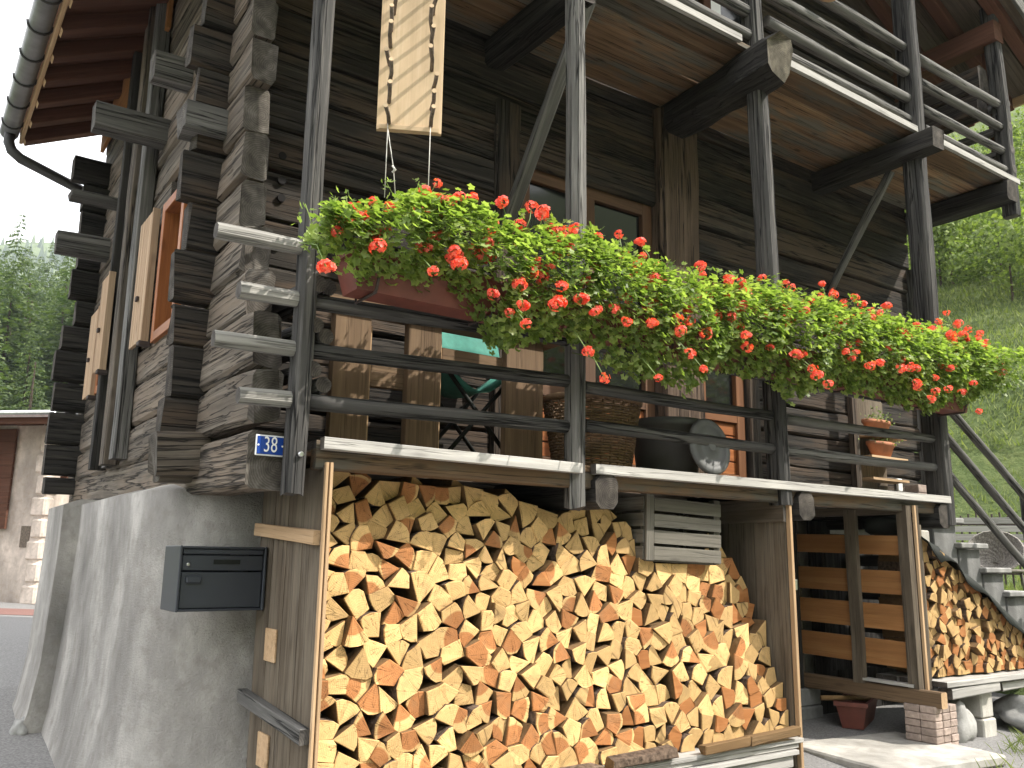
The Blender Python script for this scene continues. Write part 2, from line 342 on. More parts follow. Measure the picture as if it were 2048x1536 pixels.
M_['stringgrey'] = plain('grey_woven_cane', (.22, .20, .18), .8, nscale=60, namp=.6, bump=.5)
M_['twig'] = plain('grey_twig_bark', (.15, .12, .095), .9, nscale=40, namp=.5)
M_['paver'] = plain('red_grey_paver', (.34, .265, .225), .92, nscale=30, namp=.3, var=.35, bump=.3)
M_['soil'] = plain('soil', (.05, .035, .025), .95, nscale=30, namp=.5, bump=.5)
M_['hole'] = plain('peg_hole', (.006, .005, .005), .95)
M_['iron'] = plain('rusty_iron', (.05, .035, .03), .8)
m, nt_, b_ = newmat('window_glass'); b_.inputs['Base Color'].default_value = (.012, .013, .013, 1); b_.inputs['Roughness'].default_value = .06; b_.inputs['Specular IOR Level'].default_value = .45; M_['glass'] = m
M_['leaf'] = foliage('geranium_leaf', (.11, .165, .045), (.23, .305, .095), (.39, .46, .18), .45)
M_['petal'] = foliage('geranium_petal', (.84, .075, .055), (.92, .13, .095), (.95, .24, .18), .3, .6)
M_['stem'] = plain('green_stem', (.16, .24, .06), .6)
M_['needle'] = foliage('conifer_needles', (.055, .088, .04), (.098, .138, .058), (.16, .205, .085), .35, .8)
M_['bush'] = foliage('bush_leaves', (.085, .12, .042), (.16, .21, .065), (.27, .32, .105), .35, .7)
M_['blade'] = foliage('grass_blades', (.11, .145, .05), (.18, .22, .075), (.27, .295, .115), .3, .8)
M_['trunk'] = plain('conifer_bark', (.07, .05, .035), .95, nscale=20, namp=.5)
def hillmat():
    m, nt, b = newmat('mountain_grass'); L = nt.links; tc = nd(nt, 'TexCoord')
    n1 = nd(nt, 'TexNoise', Scale=.35, Detail=8.0, Roughness=.65); L.new(tc.outputs['Object'], n1.inputs['Vector'])
    n2 = nd(nt, 'TexNoise', Scale=6.0, Detail=8.0, Roughness=.7); L.new(tc.outputs['Object'], n2.inputs['Vector'])
    f = math_(nt, 'ADD', math_(nt, 'MULTIPLY', n1.outputs['Fac'], .5), math_(nt, 'MULTIPLY', n2.outputs['Fac'], .5))
    c = ramp(nt, f, [(.34, (.062, .09, .034)), (.5, (.12, .16, .058)), (.66, (.20, .235, .09))])
    L.new(c, b.inputs['Base Color']); b.inputs['Roughness'].default_value = .95; b.inputs['Specular IOR Level'].default_value = .1
    bp = nd(nt, 'Bump', Strength=1.0, Distance=.25); L.new(n2.outputs['Fac'], bp.inputs['Height']); L.new(bp.outputs[0], b.inputs['Normal'])
    return m
M_['hill'] = hillmat()
WG = [M_['grey'], M_['end']]; WP = [M_['post'], M_['end']]; WL = [M_['log'], M_['enddark']]; WGA = [M_['gable'], M_['endtan']]
WD = [M_['dark'], M_['enddark']]; WS = [M_['silver'], M_['endtan']]; WSH = [M_['shed'], M_['endtan']]
def one(k): return [M_[k], M_[k]]
# ------------------------------------------------------------------ ground and hills
def smooth(a, b, x):
    t = max(0, min(1, (x-a)/(b-a))); return t*t*(3-2*t)
def near_ground(x, y):
    yl = min(y, 6.2)
    zl = .5+.1*(yl-2.3); zr = .5+.06*min(y, 4)
    if y < -2: zr = .38+.08*(y+2); zr = max(zr, .05)
    k = smooth(-.6, 2.5, x)
    z = zl*(1-k)+zr*k
    return max(z, -.25)
def terrain_h(x, y):
    z = near_ground(max(-30, min(30, x)), max(-14, min(14, y)))
    z = z+(max(z, 1.25)-z)*smooth(7.0, 8.2, x)*smooth(-1.0, 1.0, y)
    # wooded slope behind (towards +y) and grassy slope to the right (+x)
    a = max(0, y-32); z += .235*a*smooth(0, 40, a) if x < 45 else 0
    d = x*.80+y*.60-13.2 if x > 9 else 0
    mk = smooth(.45, 1.0, (x+1.3)/max(.1, y+3.4)) if y > -3.3 else 1
    if d > 0: z = z+.62*d*smooth(0, 9, d)*mk
    f = max(0, -y-30); z += .62*f*smooth(0, 25, f)
    if x < 45 and y > 32: z = z+mnoise.noise(Vector((x*.05, y*.05, 0)))*1.5
    if d > 6: z += mnoise.noise(Vector((x*.09, y*.09, 3)))*1.0
    return z
def build_terrain():
    xs = [-260, -180, -120, -80, -55, -40, -30, -24]+[-20+i*1.0 for i in range(0, 81)]+[66, 75, 90, 110, 140, 180, 240]
    ys = [-260, -200, -150, -110, -80, -60, -45, -36, -30, -25]+[-20+i*1.0 for i in range(0, 91)]+[76, 85, 95, 110, 130, 160, 200, 260]
    V = [(x, y, terrain_h(x, y)-(.02 if (-16 < x < 14 and -16 < y < 17) else 0)) for y in ys for x in xs]
    n = len(xs); F = [(j*n+i, j*n+i+1, (j+1)*n+i+1, (j+1)*n+i) for j in range(len(ys)-1) for i in range(n-1)]
    tagp(mobj('ground', V, F, M_['hill'], smooth=True), kind='structure')
    # road sheet
    xs = [-14+i*.5 for i in range(0, 53)]; ys = [-14+i*.5 for i in range(0, 57)]
    V = [(x, y, near_ground(x, y)+.004) for y in ys for x in xs]; n = len(xs)
    F = [(j*n+i, j*n+i+1, (j+1)*n+i+1, (j+1)*n+i) for j in range(len(ys)-1) for i in range(n-1)]
    tagp(mobj('road', V, F, M_['asphalt'], smooth=True), kind='structure')
    V = []; F = []
    for i, x in enumerate([-12+i*.5 for i in range(33)]):
        for y in (9.8, 11.4): V.append((x, y, near_ground(x, y)+.009))
    F = [(2*i, 2*i+2, 2*i+3, 2*i+1) for i in range(32)]
    tagp(mobj('red_paving_strip', V, F, M_['redpave']), kind='structure')
    # far mountain
    V = []; nx = 60; ny = 8
    for j in range(ny+1):
        for i in range(nx+1):
            x = -900+i*40; t = j/ny
            y = 430+t*420
            ridge = 262+20*mnoise.noise(Vector((x*.0032, 0, 1)))+10*mnoise.noise(Vector((x*.012, 2, 1)))+.33*max(-300, min(300, x))
            V.append((x, y, -10+ridge*t+8*mnoise.noise(Vector((x*.02, y*.02, 0)))))
    F = [(j*(nx+1)+i, j*(nx+1)+i+1, (j+1)*(nx+1)+i+1, (j+1)*(nx+1)+i) for j in range(ny) for i in range(nx)]
    tagp(mobj('mountain', V, F, M_['hill'], smooth=True), kind='structure')
    # the far wood covering it: many small conifers, one mass
    rr = random.Random(5); V = []; F = []
    for k in range(5200):
        i = rr.uniform(-300, 420); t = rr.random()**.7
        y = 430+t*420
        ridge = 262+20*mnoise.noise(Vector((i*.0032, 0, 1)))+10*mnoise.noise(Vector((i*.012, 2, 1)))+.33*max(-300, min(300, i))
        z = -10+ridge*t-2; h = rr.uniform(9, 17); r = h*.2; b = len(V)
        for q in range(5):
            th = q*1.2566+rr.random(); V.append((i+r*math.cos(th), y+r*math.sin(th), z))
        V.append((i, y, z+h)); F += [(b+q, b+(q+1) % 5, b+5) for q in range(5)]
    tagp(mobj('far_wood', V, F, M_['needle']), label='dark conifer wood covering the far mountain ridge', cat='wood', kind='stuff')
build_terrain()
# conifers on the slope
def conifer_mesh(h, seed, broad=False):
    rr = random.Random(seed); V = []; F = []
    lv = int(h*3.4)
    for k in range(lv):
        t = k/lv; z = h*(.08+.9*t); rad = (h*.2)*(1-t)**.8*(1 if not broad else 1.25)+.12
        nb = max(5, int(11*(1-t)+4))
        for q in range(nb):
            th = rr.uniform(0, 6.28); L = rad*rr.uniform(.6, 1.1); dz = -L*rr.uniform(.15, .55)+rr.uniform(-.1, .1)
            d = Vector((math.cos(th), math.sin(th), 0)); s = Vector((-d.y, d.x, 0)); p = Vector((0, 0, z))
            for u in range(7):
                a = .12+.13*u; c = p+d*L*a+Vector((0, 0, dz*a)); sg = 1 if u % 2 else -1; wdt = L*.11*rr.uniform(.7, 1.4)
                tip = c+(d*.55+s*sg*rr.uniform(.25, .7))*L*.34*rr.uniform(.6, 1.1)+Vector((0, 0, rr.uniform(-.22, .05))); b = len(V)
                V += [c-d*wdt*.5, c+d*wdt+Vector((0, 0, .06)), tip]
                F += [(b, b+1, b+2)]
            b = len(V); V += [p+s*.03*L, p-s*.03*L, p+d*L+Vector((0, 0, dz))]; F.append((b, b+1, b+2))
    me = bpy.data.meshes.new('crown'); me.from_pydata([tuple(v) for v in V], [], F); me.materials.append(M_['needle']); return me
def build_forest():
    crowns = [conifer_mesh(13, 1), conifer_mesh(11, 2, True), conifer_mesh(15, 3), conifer_mesh(9, 4, True)]
    tme = bpy.data.meshes.new('trunk')
    V = [(.22*math.cos(k*1.047), .22*math.sin(k*1.047), -1) for k in range(6)]+[(.05*math.cos(k*1.047), .05*math.sin(k*1.047), 8.5) for k in range(6)]
    tme.from_pydata(V, [], [(k, (k+1) % 6, 6+(k+1) % 6, 6+k) for k in range(6)]); tme.materials.append(M_['trunk'])
    rr = random.Random(21); n = 0
    kinds = ['tall dark spruce on the wooded slope beyond the plastered house', 'broad green larch on the wooded slope beyond the plastered house', 'tallest spruce of the wooded slope beyond the plastered house', 'short bushy conifer on the wooded slope beyond the plastered house']
    kinds[2] = 'tall slender spruce on the wooded slope beyond the plastered house'
    for k in range(210):
        y = 60+100*rr.random()**.9; x = -1.3+(y+3.4)*rr.uniform(-.02, .30)
        i = rr.randrange(4); s = rr.uniform(.9, 1.55)
        r = thing('conifer', kinds[i], 'tree', (x, y, terrain_h(x, y)-.3), 'conifers on the wooded slope')
        r.scale = (s, s, s); r.rotation_euler = (0, 0, rr.uniform(0, 6.28))
        for nm, me in (('trunk', tme), ('crown', crowns[i])):
            c = bpy.data.objects.new(nm, me); COL.objects.link(c); c.parent = r
build_forest()
def bush_mesh(seed, h):
    rr = random.Random(seed); V = []; F = []
    cl = [(Vector((rr.gauss(0, h*.3), rr.gauss(0, h*.3), h*rr.uniform(.25, .85))), h*rr.uniform(.18, .34)) for _ in range(9)]
    for c, r in cl:
        for k in range(260):
            d = Vector((rr.gauss(0, 1), rr.gauss(0, 1), rr.gauss(0, 1))).normalized()
            p = c+d*r*rr.uniform(.6, 1.08); a = Vector((rr.gauss(0, 1), rr.gauss(0, 1), rr.gauss(0, 1))).normalized(); bq = a.cross(d+Vector((.01, .02, 0))).normalized(); s = rr.uniform(.05, .10)*h/3
            b = len(V); V += [p-a*s, p+bq*s*.7, p+a*s, p-bq*s*.7]; F.append((b, b+1, b+2, b+3))
    me = bpy.data.meshes.new('crown'); me.from_pydata([tuple(v) for v in V], [], F); me.materials.append(M_['bush']); return me
def build_right_slope():
    ms = [bush_mesh(s, 3) for s in range(4)]; rr = random.Random(8)
    tm = bpy.data.meshes.new('stem'); V = [(.07*math.cos(k*1.257), .07*math.sin(k*1.257), -.4) for k in range(5)]+[(.03*math.cos(k*1.257), .03*math.sin(k*1.257), 2) for k in range(5)]
    tm.from_pydata(V, [], [(k, (k+1) % 5, 5+(k+1) % 5, 5+k) for k in range(5)]); tm.materials.append(M_['trunk'])
    lab = ['loose pale green bush high on the grassy slope', 'dense green bush high on the grassy slope', 'wide green bush high on the grassy slope', 'small rounded bush high on the grassy slope']
    for k in range(46):
        # fan of directions seen to the right of the house
        an = math.radians(rr.uniform(56, 72)); d = rr.uniform(30, 52)
        x = -1.3+math.sin(an)*d; y = -3.4+math.cos(an)*d
        r = thing('bush', lab[k % 4], 'bush', (x, y, terrain_h(x, y)-.3), 'bushes on the grassy slope')
        s = rr.uniform(.6, 1.25); r.scale = (s, s, s*rr.uniform(.8, 1.2)); r.rotation_euler = (0, 0, rr.uniform(0, 6))
        for nm, me in (('crown', ms[k % 4]), ('stem', tm)):
            c = bpy.data.objects.new(nm, me); COL.objects.link(c); c.parent = r
    # meadow grass
    V = []; F = []
    for k in range(42000):
        an = math.radians(rr.uniform(54, 76)); d = 9+30*rr.random()**1.1
        x = -1.3+math.sin(an)*d; y = -3.4+math.cos(an)*d
        if d < 1 or x*.8+y*.6 < 12.0: continue
        z = terrain_h(x, y); h = rr.uniform(.05, .17)*(1 if d < 20 else 1.3); th = rr.uniform(0, 6.28); wd = .012*d/12; b = len(V)
        V += [(x-math.cos(th)*wd, y-math.sin(th)*wd, z-.03), (x+math.cos(th)*wd, y+math.sin(th)*wd, z-.03), (x+rr.gauss(0, .08), y+rr.gauss(0, .08), z+h)]
        F.append((b, b+1, b+2))
    tagp(mobj('meadow_grass', V, F, M_['blade']), label='mown green grass covering the slope right of the house', cat='grass', kind='stuff')
build_right_slope()

# ================================================================== the house
D = .92                       # face of the front wall
XL = -.146                    # face of the side wall
H = thing('log_house', 'old dark log house with two balconies on a cement base, number 38', 'house', (0, 0, 0))
def interp_(tab, x):
    if x <= tab[0][0]: return tab[0][1]
    for (a, va), (b, vb) in zip(tab, tab[1:]):
        if x <= b: return va+(vb-va)*(x-a)/(b-a)
    return tab[-1][1]
def spans(a, b, holes, z0, z1):
    out = [(a, b)]
    for (ha, hb, hz0, hz1) in holes:
        if hz0 < z1-.04 and hz1 > z0+.04:
            nx = []
            for (s, e) in out:
                if hb <= s or ha >= e: nx.append((s, e)); continue
                if ha > s: nx.append((s, ha))
                if hb < e: nx.append((hb, e))
            out = nx
    return [q for q in out if q[1]-q[0] > .05]
FZ = [2.20, 2.42, 2.68, 2.90, 3.17, 3.43, 3.71, 3.95, 4.17, 4.42, 4.68, 4.93, 5.16, 5.42, 5.66, 5.92, 6.18, 6.44, 6.70, 6.95, 7.2]
GZ = [2.06, 2.30, 2.56, 2.80, 3.04, 3.30, 3.56, 3.82, 4.06, 4.30, 4.56, 4.80, 5.04, 5.28, 5.52, 5.76, 6.0]
def roof_under(x): return 5.22+.48*(x+.87) if x < 4.4 else 5.22+.48*(5.27-(x-4.4))
def facade():
    holes = [(1.55, 3.34, 2.0, 4.23), (3.30, 4.03, 2.0, 3.80)]
    for i in range(len(FZ)-1):
        z0, z1 = FZ[i], FZ[i+1]
        lo = XL-.165+R.uniform(-.045, .035); hi = 6.30
        if z1 > 5.2: lo = max(lo, (z1-5.22)/.48-.87+.25); hi = min(hi, (9.86-z1)/.48-.3)
        if hi-lo < .3: continue
        for (a, b) in spans(lo, hi, holes, z0, z1):
            dy = R.uniform(-.012, .012)
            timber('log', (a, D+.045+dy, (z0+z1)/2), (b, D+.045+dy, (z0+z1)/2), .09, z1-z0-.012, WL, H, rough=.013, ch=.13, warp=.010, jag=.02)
facade()
box('light_block_panel', (.05, D+.16, 2.02), (6.12, D+.19, 5.9), M_['dark'], H, 0)  # unseen dark panel added to stop light leaking between the logs
def gable():
    holes = [(1.50, 2.02, 2.92, 3.80), (3.30, 3.78, 2.86, 3.58)]
    # sill beam with its long end carrying the number plate
    timber('sill_beam', (XL+.095, .125, 2.062), (XL+.095, 4.6, 2.16), .20, .235, WGA, H, rough=.014, ch=.1, warp=.012, jag=.01)
    timber('sill_beam', (XL-.16, D+.06, 2.11), (6.2, D+.06, 2.11), .12, .18, WGA, H, rough=.012, ch=.1, jag=.01)
    for i in range(len(GZ)-1):
        z0, z1 = GZ[i]+.16, GZ[i+1]+.16
        front = .27+R.uniform(-.08, .09)
        zm = (z0+z1)/2
        front = interp_([(2.2, .17), (2.55, .14), (2.75, .28), (2.9, .36), (3.1, .46), (3.4, .56), (3.8, .57), (4.3, .60), (4.8, .70)], zm)+R.uniform(-.05, .05)
        if z0 > 5.35: continue
        for (a, b) in spans(front, 4.75+R.uniform(-.05, .05), holes, z0, z1):
            dx = R.uniform(-.008, .008)
            timber('log', (XL+.065+dx, a, (z0+z1)/2), (XL+.065+dx, b, (z0+z1)/2), .13, z1-z0-.012, WGA, H, rough=.026 if a < .6 else .010, ch=.16 if a < .6 else .10, warp=.010, jag=.05)
    # far corner: ends of the back wall logs
    z = 2.12
    for k, l in enumerate([.22, .24, .24, .23, .25, .22, .14, .20, .17, .18, .19, .28, .20]):
        h = [.15, .26, .26, .25, .26, .22, .22, .26, .26, .26, .24, .24, .22][k]
        if z+h > 5.15: break
        timber('log', (XL+.4, 4.42, z+h/2), (XL-l, 4.42, z+h/2), .12, h-.02, WD, H, rough=.014, ch=.14, jag=.01)
        z += h
    # vertical clamping timbers and boards on the side wall
    for (y0, y1, t, z0, z1, mt) in [(2.46, 2.60, .085, 2.26, 5.55, WG), (2.69, 2.84, .10, 2.24, 5.6, WGA), (3.14, 3.22, .10, 2.24, 5.4, WD), (2.90, 3.02, .05, 2.24, 5.5, WG)]:
        timber('clamp_board', (XL-t/2-.004, (y0+y1)/2, z0), (XL-t/2-.004, (y0+y1)/2, z1), y1-y0, t, mt, H, up=(1, 0, 0), rough=.006, warp=.006, ch=.08)
    # projecting beam ends
    for (y, z, ln, w_, h_) in [(2.30, 4.40, .44, .14, .17), (1.80, 4.58, .215, .13, .17), (3.55, 4.32, .38, .16, .05), (4.05, 4.10, .38, .14, .17)]:
        timber('beam_end', (XL+.05, y, z), (XL-ln, y, z-.01), w_, h_, WG, H, rough=.008, ch=.08, jag=.01)
    timber('beam_end', (XL+.03, D+.03, 3.87), (XL-.21, D+.03, 3.865), .17, .15, WG, H, rough=.012, ch=.06, jag=.02)
    timber('beam_end', (XL+.03, D-.03, 2.16), (XL-.20, D-.03, 2.14), .16, .20, WGA, H, rough=.02, ch=.12, jag=.03)
    # windows in the side wall
    for (y0, y1, z0, z1) in holes:
        wn = part('window', H)
        for (a, b, c, d) in [(y0, y0+.06, z0, z1), (y1-.06, y1, z0, z1)]:
            timber('frame', (XL+.045, (a+b)/2, c), (XL+.045, (a+b)/2, d), b-a, .15, one('orange'), wn, up=(1, 0, 0), rough=.001, seg=2, ch=.05)
        for (c, d) in [(z0, z0+.06), (z1-.06, z1)]:
            timber('frame', (XL+.045, y0+.06, (c+d)/2), (XL+.045, y1-.06, (c+d)/2), .15, d-c, one('orange'), wn, rough=.001, seg=2, ch=.05)
        box('pane', (XL+.07, y0+.06, z0+.06), (XL+.078, y1-.06, z1-.06), M_['glass'], wn, 0)
        timber('glazing_bar', (XL+.055, (y0+y1)/2, z0+.06), (XL+.055, (y0+y1)/2, z1-.06), .04, .04, one('orange'), wn, rough=.001, seg=2)
    # open louvred shutters lying back against the wall
    for (y0, y1, z0, z1, x) in [(2.11, 2.43, 2.93, 3.80, XL-.06), (3.80, 4.10, 2.84, 3.56, XL-.05), (3.03, 3.26, 2.90, 3.62, XL-.125)]:
        sh = part('shutter', H); n = 5; wd = (y1-y0)/n
        for k in range(n):
            timber('slat', (x, y0+wd*(k+.5), z0+.02), (x, y0+wd*(k+.5), z1-.02), wd-.008, .022, one('shutter'), sh, up=(1, 0, 0), rough=.001, seg=2, ch=.3)
        timber('frame', (x+.012, y0-.010, z0), (x+.012, y0-.010, z1), .018, .045, one('shutter'), sh, up=(1, 0, 0), rough=.001, seg=2)
        box('hinge', (x-.02, y0-.02, z0-.012), (x+.05, y0+.05, z0+.016), M_['iron'], sh, .003)
        box('catch', (x-.03, (y0+y1)/2-.02, z0+.30), (x-.012, (y0+y1)/2+.02, z0+.33), M_['iron'], sh, .003)
gable()
def corner_right():
    # right end of the house: side wall and protruding log ends under the roof
    for i in range(len(GZ)-1):
        z0, z1 = GZ[i]+.16, GZ[i+1]+.16
        if z1 > 6.42: break
        f = D+.10; xr = 6.22
        if 5.5 < z0: f = .14+R.uniform(-.05, .05); xr = 6.36
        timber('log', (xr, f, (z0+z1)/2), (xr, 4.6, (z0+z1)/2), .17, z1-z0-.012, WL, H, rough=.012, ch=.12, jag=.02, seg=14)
    timber('corner_board', (6.26, D-.03, 2.2), (6.26, D-.03, 4.4), .05, .10, one('grey'), H, rough=.003)
    # back wall
    for z in (2.6, 3.2, 3.8, 4.4, 5.0):
        timber('log', (0.2, 4.42, z), (6.1, 4.42, z), .18, .58, WD, H, seg=6)
corner_right()
def pegs():
    for (x, z) in [(.10, 4.02), (.105, 3.80), (.11, 3.66), (.115, 3.56), (.12, 3.30), (.13, 3.02), (.14, 2.78), (.145, 2.66)]:
        lathe('peg_hole', [(.022, -.02), (.022, .009)], (0, 0, 0), M_['hole'], H, 12, M=Matrix.Translation(Vector((x+.07, D-.0, z))) @ Matrix.Rotation(math.radians(90), 4, 'X'))
pegs()
def foundation():
    # rendered base with a rounded front corner, flaring out at the foot
    path = [(-.30, 4.35)]+[(-.30, 4.35-.27*i) for i in range(1, 11)]
    for k in range(9):
        a = math.pi+k/8*math.pi/2; path.append((.28+.58*math.cos(a), 1.38+.58*math.sin(a)))
    path += [(.28+.4*i, .80+.02*i) for i in range(1, 15)]
    zt = [2.03, 1.99, 1.75, 1.4, 1.0, .7, .45, .2, -.3]; V = []
    for (px_, py_) in path:
        cx, cy = 3, 2.6
        dx, dy = (-1, 0) if px_ <= -.29 else ((0, -1) if px_ > .28 else ((px_-.28)/.58, (py_-1.38)/.58))
        for j, z in enumerate(zt):
            fl = [-.10, 0, .0, .012, .03, .06, .11, .19, .3][j]*(1.0 if px_ < .3 else .5)
            if j == 0: fl = -.12
            nn = .02*mnoise.noise(Vector((px_*1.3, py_*1.3, z*1.6)))+.006*mnoise.noise(Vector((px_*6, py_*6, z*6)))
            V.append((px_+dx*(fl+nn), py_+dy*(fl+nn), z+(0.01*mnoise.noise(Vector((px_*2, py_*2, 9))) if j < 2 else 0)))
    n = len(zt); F = [(i*n+j, i*n+j+1, (i+1)*n+j+1, (i+1)*n+j) for i in range(len(path)-1) for j in range(n-1)]
    o = mobj('foundation_wall', V, F, M_['concrete'], H, smooth=True)
    # buttress band at the far end
    V = []; pr = [(-.2, 3.72), (-.40, 3.70), (-.405, 3.0), (-.2, 2.98)]
    for (px_, py_) in pr:
        for j, z in enumerate(zt): V.append((px_-[-.10, 0, .0, .012, .03, .07, .14, .24, .36][j], py_, z-.005))
    F = [(i*n+j, i*n+j+1, (i+1)*n+j+1, (i+1)*n+j) for i in range(len(pr)-1) for j in range(n-1)]
    mobj('foundation_pier', V, F, M_['concrete'], H)
    box('foundation_slab', (-.12, 1.1, 1.93), (6.1, 4.3, 2.005), M_['concrete'], H, .01)
    box('foundation_end_wall', (-.2, 4.2, -.2), (6.1, 4.36, 1.95), M_['concrete'], H, .01)
foundation()
def doors():
    yd = D+.03
    # tall jambs and the thick middle timber
    timber('door_post', (1.65, D+.05, 2.17), (1.65, D+.05, 4.6), .20, .16, WL, H, up=(0, 1, 0), rough=.01)
    timber('door_post', (3.16, D+.02, 2.17), (3.16, D+.02, 4.98), .40, .20, [M_['timber'], M_['end']], H, up=(0, 1, 0), rough=.012, warp=.006)
    timber('door_post', (3.97, D+.05, 2.17), (3.97, D+.05, 3.9), .14, .14, WL, H, up=(0, 1, 0), rough=.008)
    timber('lintel', (1.55, D+.06, 4.325), (3.0, D+.06, 4.325), .16, .22, WL, H, rough=.008)
    for (x0, x1) in [(1.76, 2.95), (3.38, 3.89)]:
        d = part('door', H); fm = 'doorwood' if x0 < 3 else 'doorframe'
        z0, z1 = 2.24, 4.22 if x0 < 3 else 3.78
        for (a, b) in [(x0, x0+.09), (x1-.09, x1)]:
            timber('stile', ((a+b)/2, yd+.02, z0), ((a+b)/2, yd+.02, z1), b-a, .06, one(fm), d, up=(0, 1, 0), rough=.001, seg=2, ch=.06)
        for (a, b) in [(z0, z0+.07), (2.70, 2.78), (z1-.09, z1)]:
            timber('rail', (x0+.09, yd+.02, (a+b)/2), (x1-.09, yd+.02, (a+b)/2), .055, b-a, one(fm), d, rough=.001, seg=2, ch=.06)
        n = 4
        for k in range(n):
            h = (2.70-z0-.07)/n
            timber('panel_board', (x0+.09, yd+.03, z0+.07+h*(k+.5)), (x1-.09, yd+.03, z0+.07+h*(k+.5)), .03, h-.008, one('orange'), d, rough=.001, seg=2, ch=.12)
        mids = [x0+.09, (x0+x1)/2, x1-.09] if x1-x0 > .8 else [x0+.09, x1-.09]
        for a, b in zip(mids, mids[1:]): box('pane', (a+.005, yd+.025, 2.78), (b-.005, yd+.035, z1-.09), M_['glass'], d, 0)
        if len(mids) == 3: timber('stile', (mids[1], yd+.015, 2.78), (mids[1], yd+.015, z1-.09), .10, .055, one(fm), d, up=(0, 1, 0), rough=.001, seg=2, ch=.06)
        box('glazing_bead', (x0+.09, yd-.012, 2.775), (x1-.09, yd+.0, 2.795), M_['white'], d, .003)
        box('threshold', (x0, yd-.05, 2.18), (x1, yd+.03, 2.235), M_['steel'], d, .004)
    timber('lintel', (3.34, D+.06, 3.875), (4.04, D+.06, 3.875), .14, .18, WL, H, rough=.006, seg=4)
    # upper window behind the upper rails
    wn = part('window', H)
    for a in (3.55, 4.12): timber('frame', (a, D-.02, 5.55), (a, D-.02, 6.55), .09, .06, one('red'), wn, up=(0, 1, 0), rough=.001, seg=2)
    for a in (5.55, 6.5): timber('frame', (3.6, D-.02, a), (4.07, D-.02, a), .06, .09, one('red'), wn, rough=.001, seg=2)
    box('pane', (3.6, D-.012, 5.6), (4.07, D-.006, 6.45), M_['glass'], wn, 0)
    box('curtain', (3.62, D-.018, 5.62), (3.74, D-.0135, 6.45), M_['white'], wn, 0)
doors()
# ------------------------------------------------------------------ lower balcony
def lower_balcony():
    B = part('lower_balcony', H)
    # front edge board in two lengths and the floor boards behind
    timber('edge_board', (.11, -.012, 2.138), (1.487, -.012, 2.128), .045, .05, WS, B, rough=.002, seg=12, ch=.05)
    timber('edge_board', (1.575, -.012, 2.132), (4.93, -.012, 2.140), .045, .05, WS, B, rough=.002, seg=18, ch=.05)
    y = .02; k = 0
    while y < D-.05:
        wd = R.uniform(.15, .2); wd = min(wd, D-.02-y)
        timber('floor_board', (.10, y+wd/2, 2.137), (5.05, y+wd/2, 2.137), wd-.01, .034, [M_['soffit'], M_['end']], B, rough=.002, seg=6, n=4)
        y += wd
    timber('edge_beam', (.10, .05, 2.075), (5.0, .05, 2.08), .06, .085, one('soffit'), B, rough=.004)
    # bearing beams running back to the wall, round ends visible under the floor
    for x in (1.66, 3.28, 4.86):
        timber('bearer', (x, -.02, 2.02), (x, 1.2, 2.03), .15, .17, [M_['dark'], M_['enddark']], B, n=8, ch=.22, rough=.006, jag=.01)
    # posts
    timber('post', (.018, .05, 1.925), (.035, .05, 7.3), .075, .10, WP, B, up=(0, 1, 0), rough=.006, ch=.2, warp=.010, seg=30, jag=.02)
    timber('post', (1.497, .04, 1.935), (1.51, .05, 7.3), .10, .11, WG, B, up=(0, 1, 0), rough=.005, ch=.3, warp=.010, seg=30, jag=.03)
    timber('post', (3.115, .05, 2.02), (3.02, .05, 7.3), .10, .13, WP, B, up=(0, 1, 0), rough=.006, ch=.2, warp=.010, seg=30)
    timber('post', (4.93, .05, 1.96), (5.01, .05, 7.0), .11, .16, WP, B, up=(0, 1, 0), rough=.006, ch=.14, warp=.010, seg=30)
    # rails threaded through the posts
    for (x0, x1, z0, z1, d, mt) in [(-.375, 1.60, 2.975, 3.02, .072, WS), (-.265, 1.60, 2.742, 2.80, .078, WG), (-.35, 1.60, 2.525, 2.585, .076, WG), (-.235, 1.60, 2.308, 2.345, .078, WG)]:
        timber('rail', (x0, .05, z0), (0.0, .05, z0+.006), d*.86, d*.86, [M_['stub'], M_['end']], B, n=8, rough=.004, ch=.29, jag=.004, seg=5)
        timber('rail', (.06, .05, z0+.006), (1.47, .05, z1), d*.9, d*.9, [M_['post'], M_['end']], B, n=12, rough=.004, warp=.008)
    for (z0, z1) in [(2.36, 2.36), (2.56, 2.57), (2.80, 2.82), (3.03, 3.05)]:
        timber('rail', (1.56, .05, z0), (3.09, .05, z1), .068, .068, [M_['post'], M_['end']], B, n=12, rough=.004, warp=.010)
        timber('rail', (3.18, .05, z0), (4.965, .05, z1+.02), .072, .068, WG, B, n=12, rough=.004, warp=.010, taper=.92)
    # side rails running back to the wall at the left corner
    for z in (2.83, 2.65, 2.46):
        timber('rail', (.06, -.0, z-.012), (.02, D, z+.02), .07, .07, [M_['post'], M_['enddark']], B, n=12, rough=.004, jag=.004)
    for z in (2.80, 2.58, 2.37):
        timber('rail', (.115, .02, z+.02), (.10, D-.02, z+.03), .07, .07, [M_['post'], M_['enddark']], B, n=12, rough=.004)
    # bolt through the first post
    lathe('bolt', [(.013, 0), (.013, .012), (.008, .018)], (0, 0, 0), M_['steel'], B, 8, M=Matrix.Translation(Vector((.022, .0, 2.085))) @ Matrix.Rotation(math.radians(90), 4, 'X'))
    # braces up to the upper beams
    timber('brace', (1.62, .06, 4.86), (1.62, .93, 3.66), .05, .085, one('grey'), B, up=(1, 0, 0), rough=.004, warp=.006)
    timber('brace', (5.08, .32, 4.86), (5.03, .94, 3.95), .07, .07, WG, B, n=12, rough=.004, warp=.01)
lower_balcony()
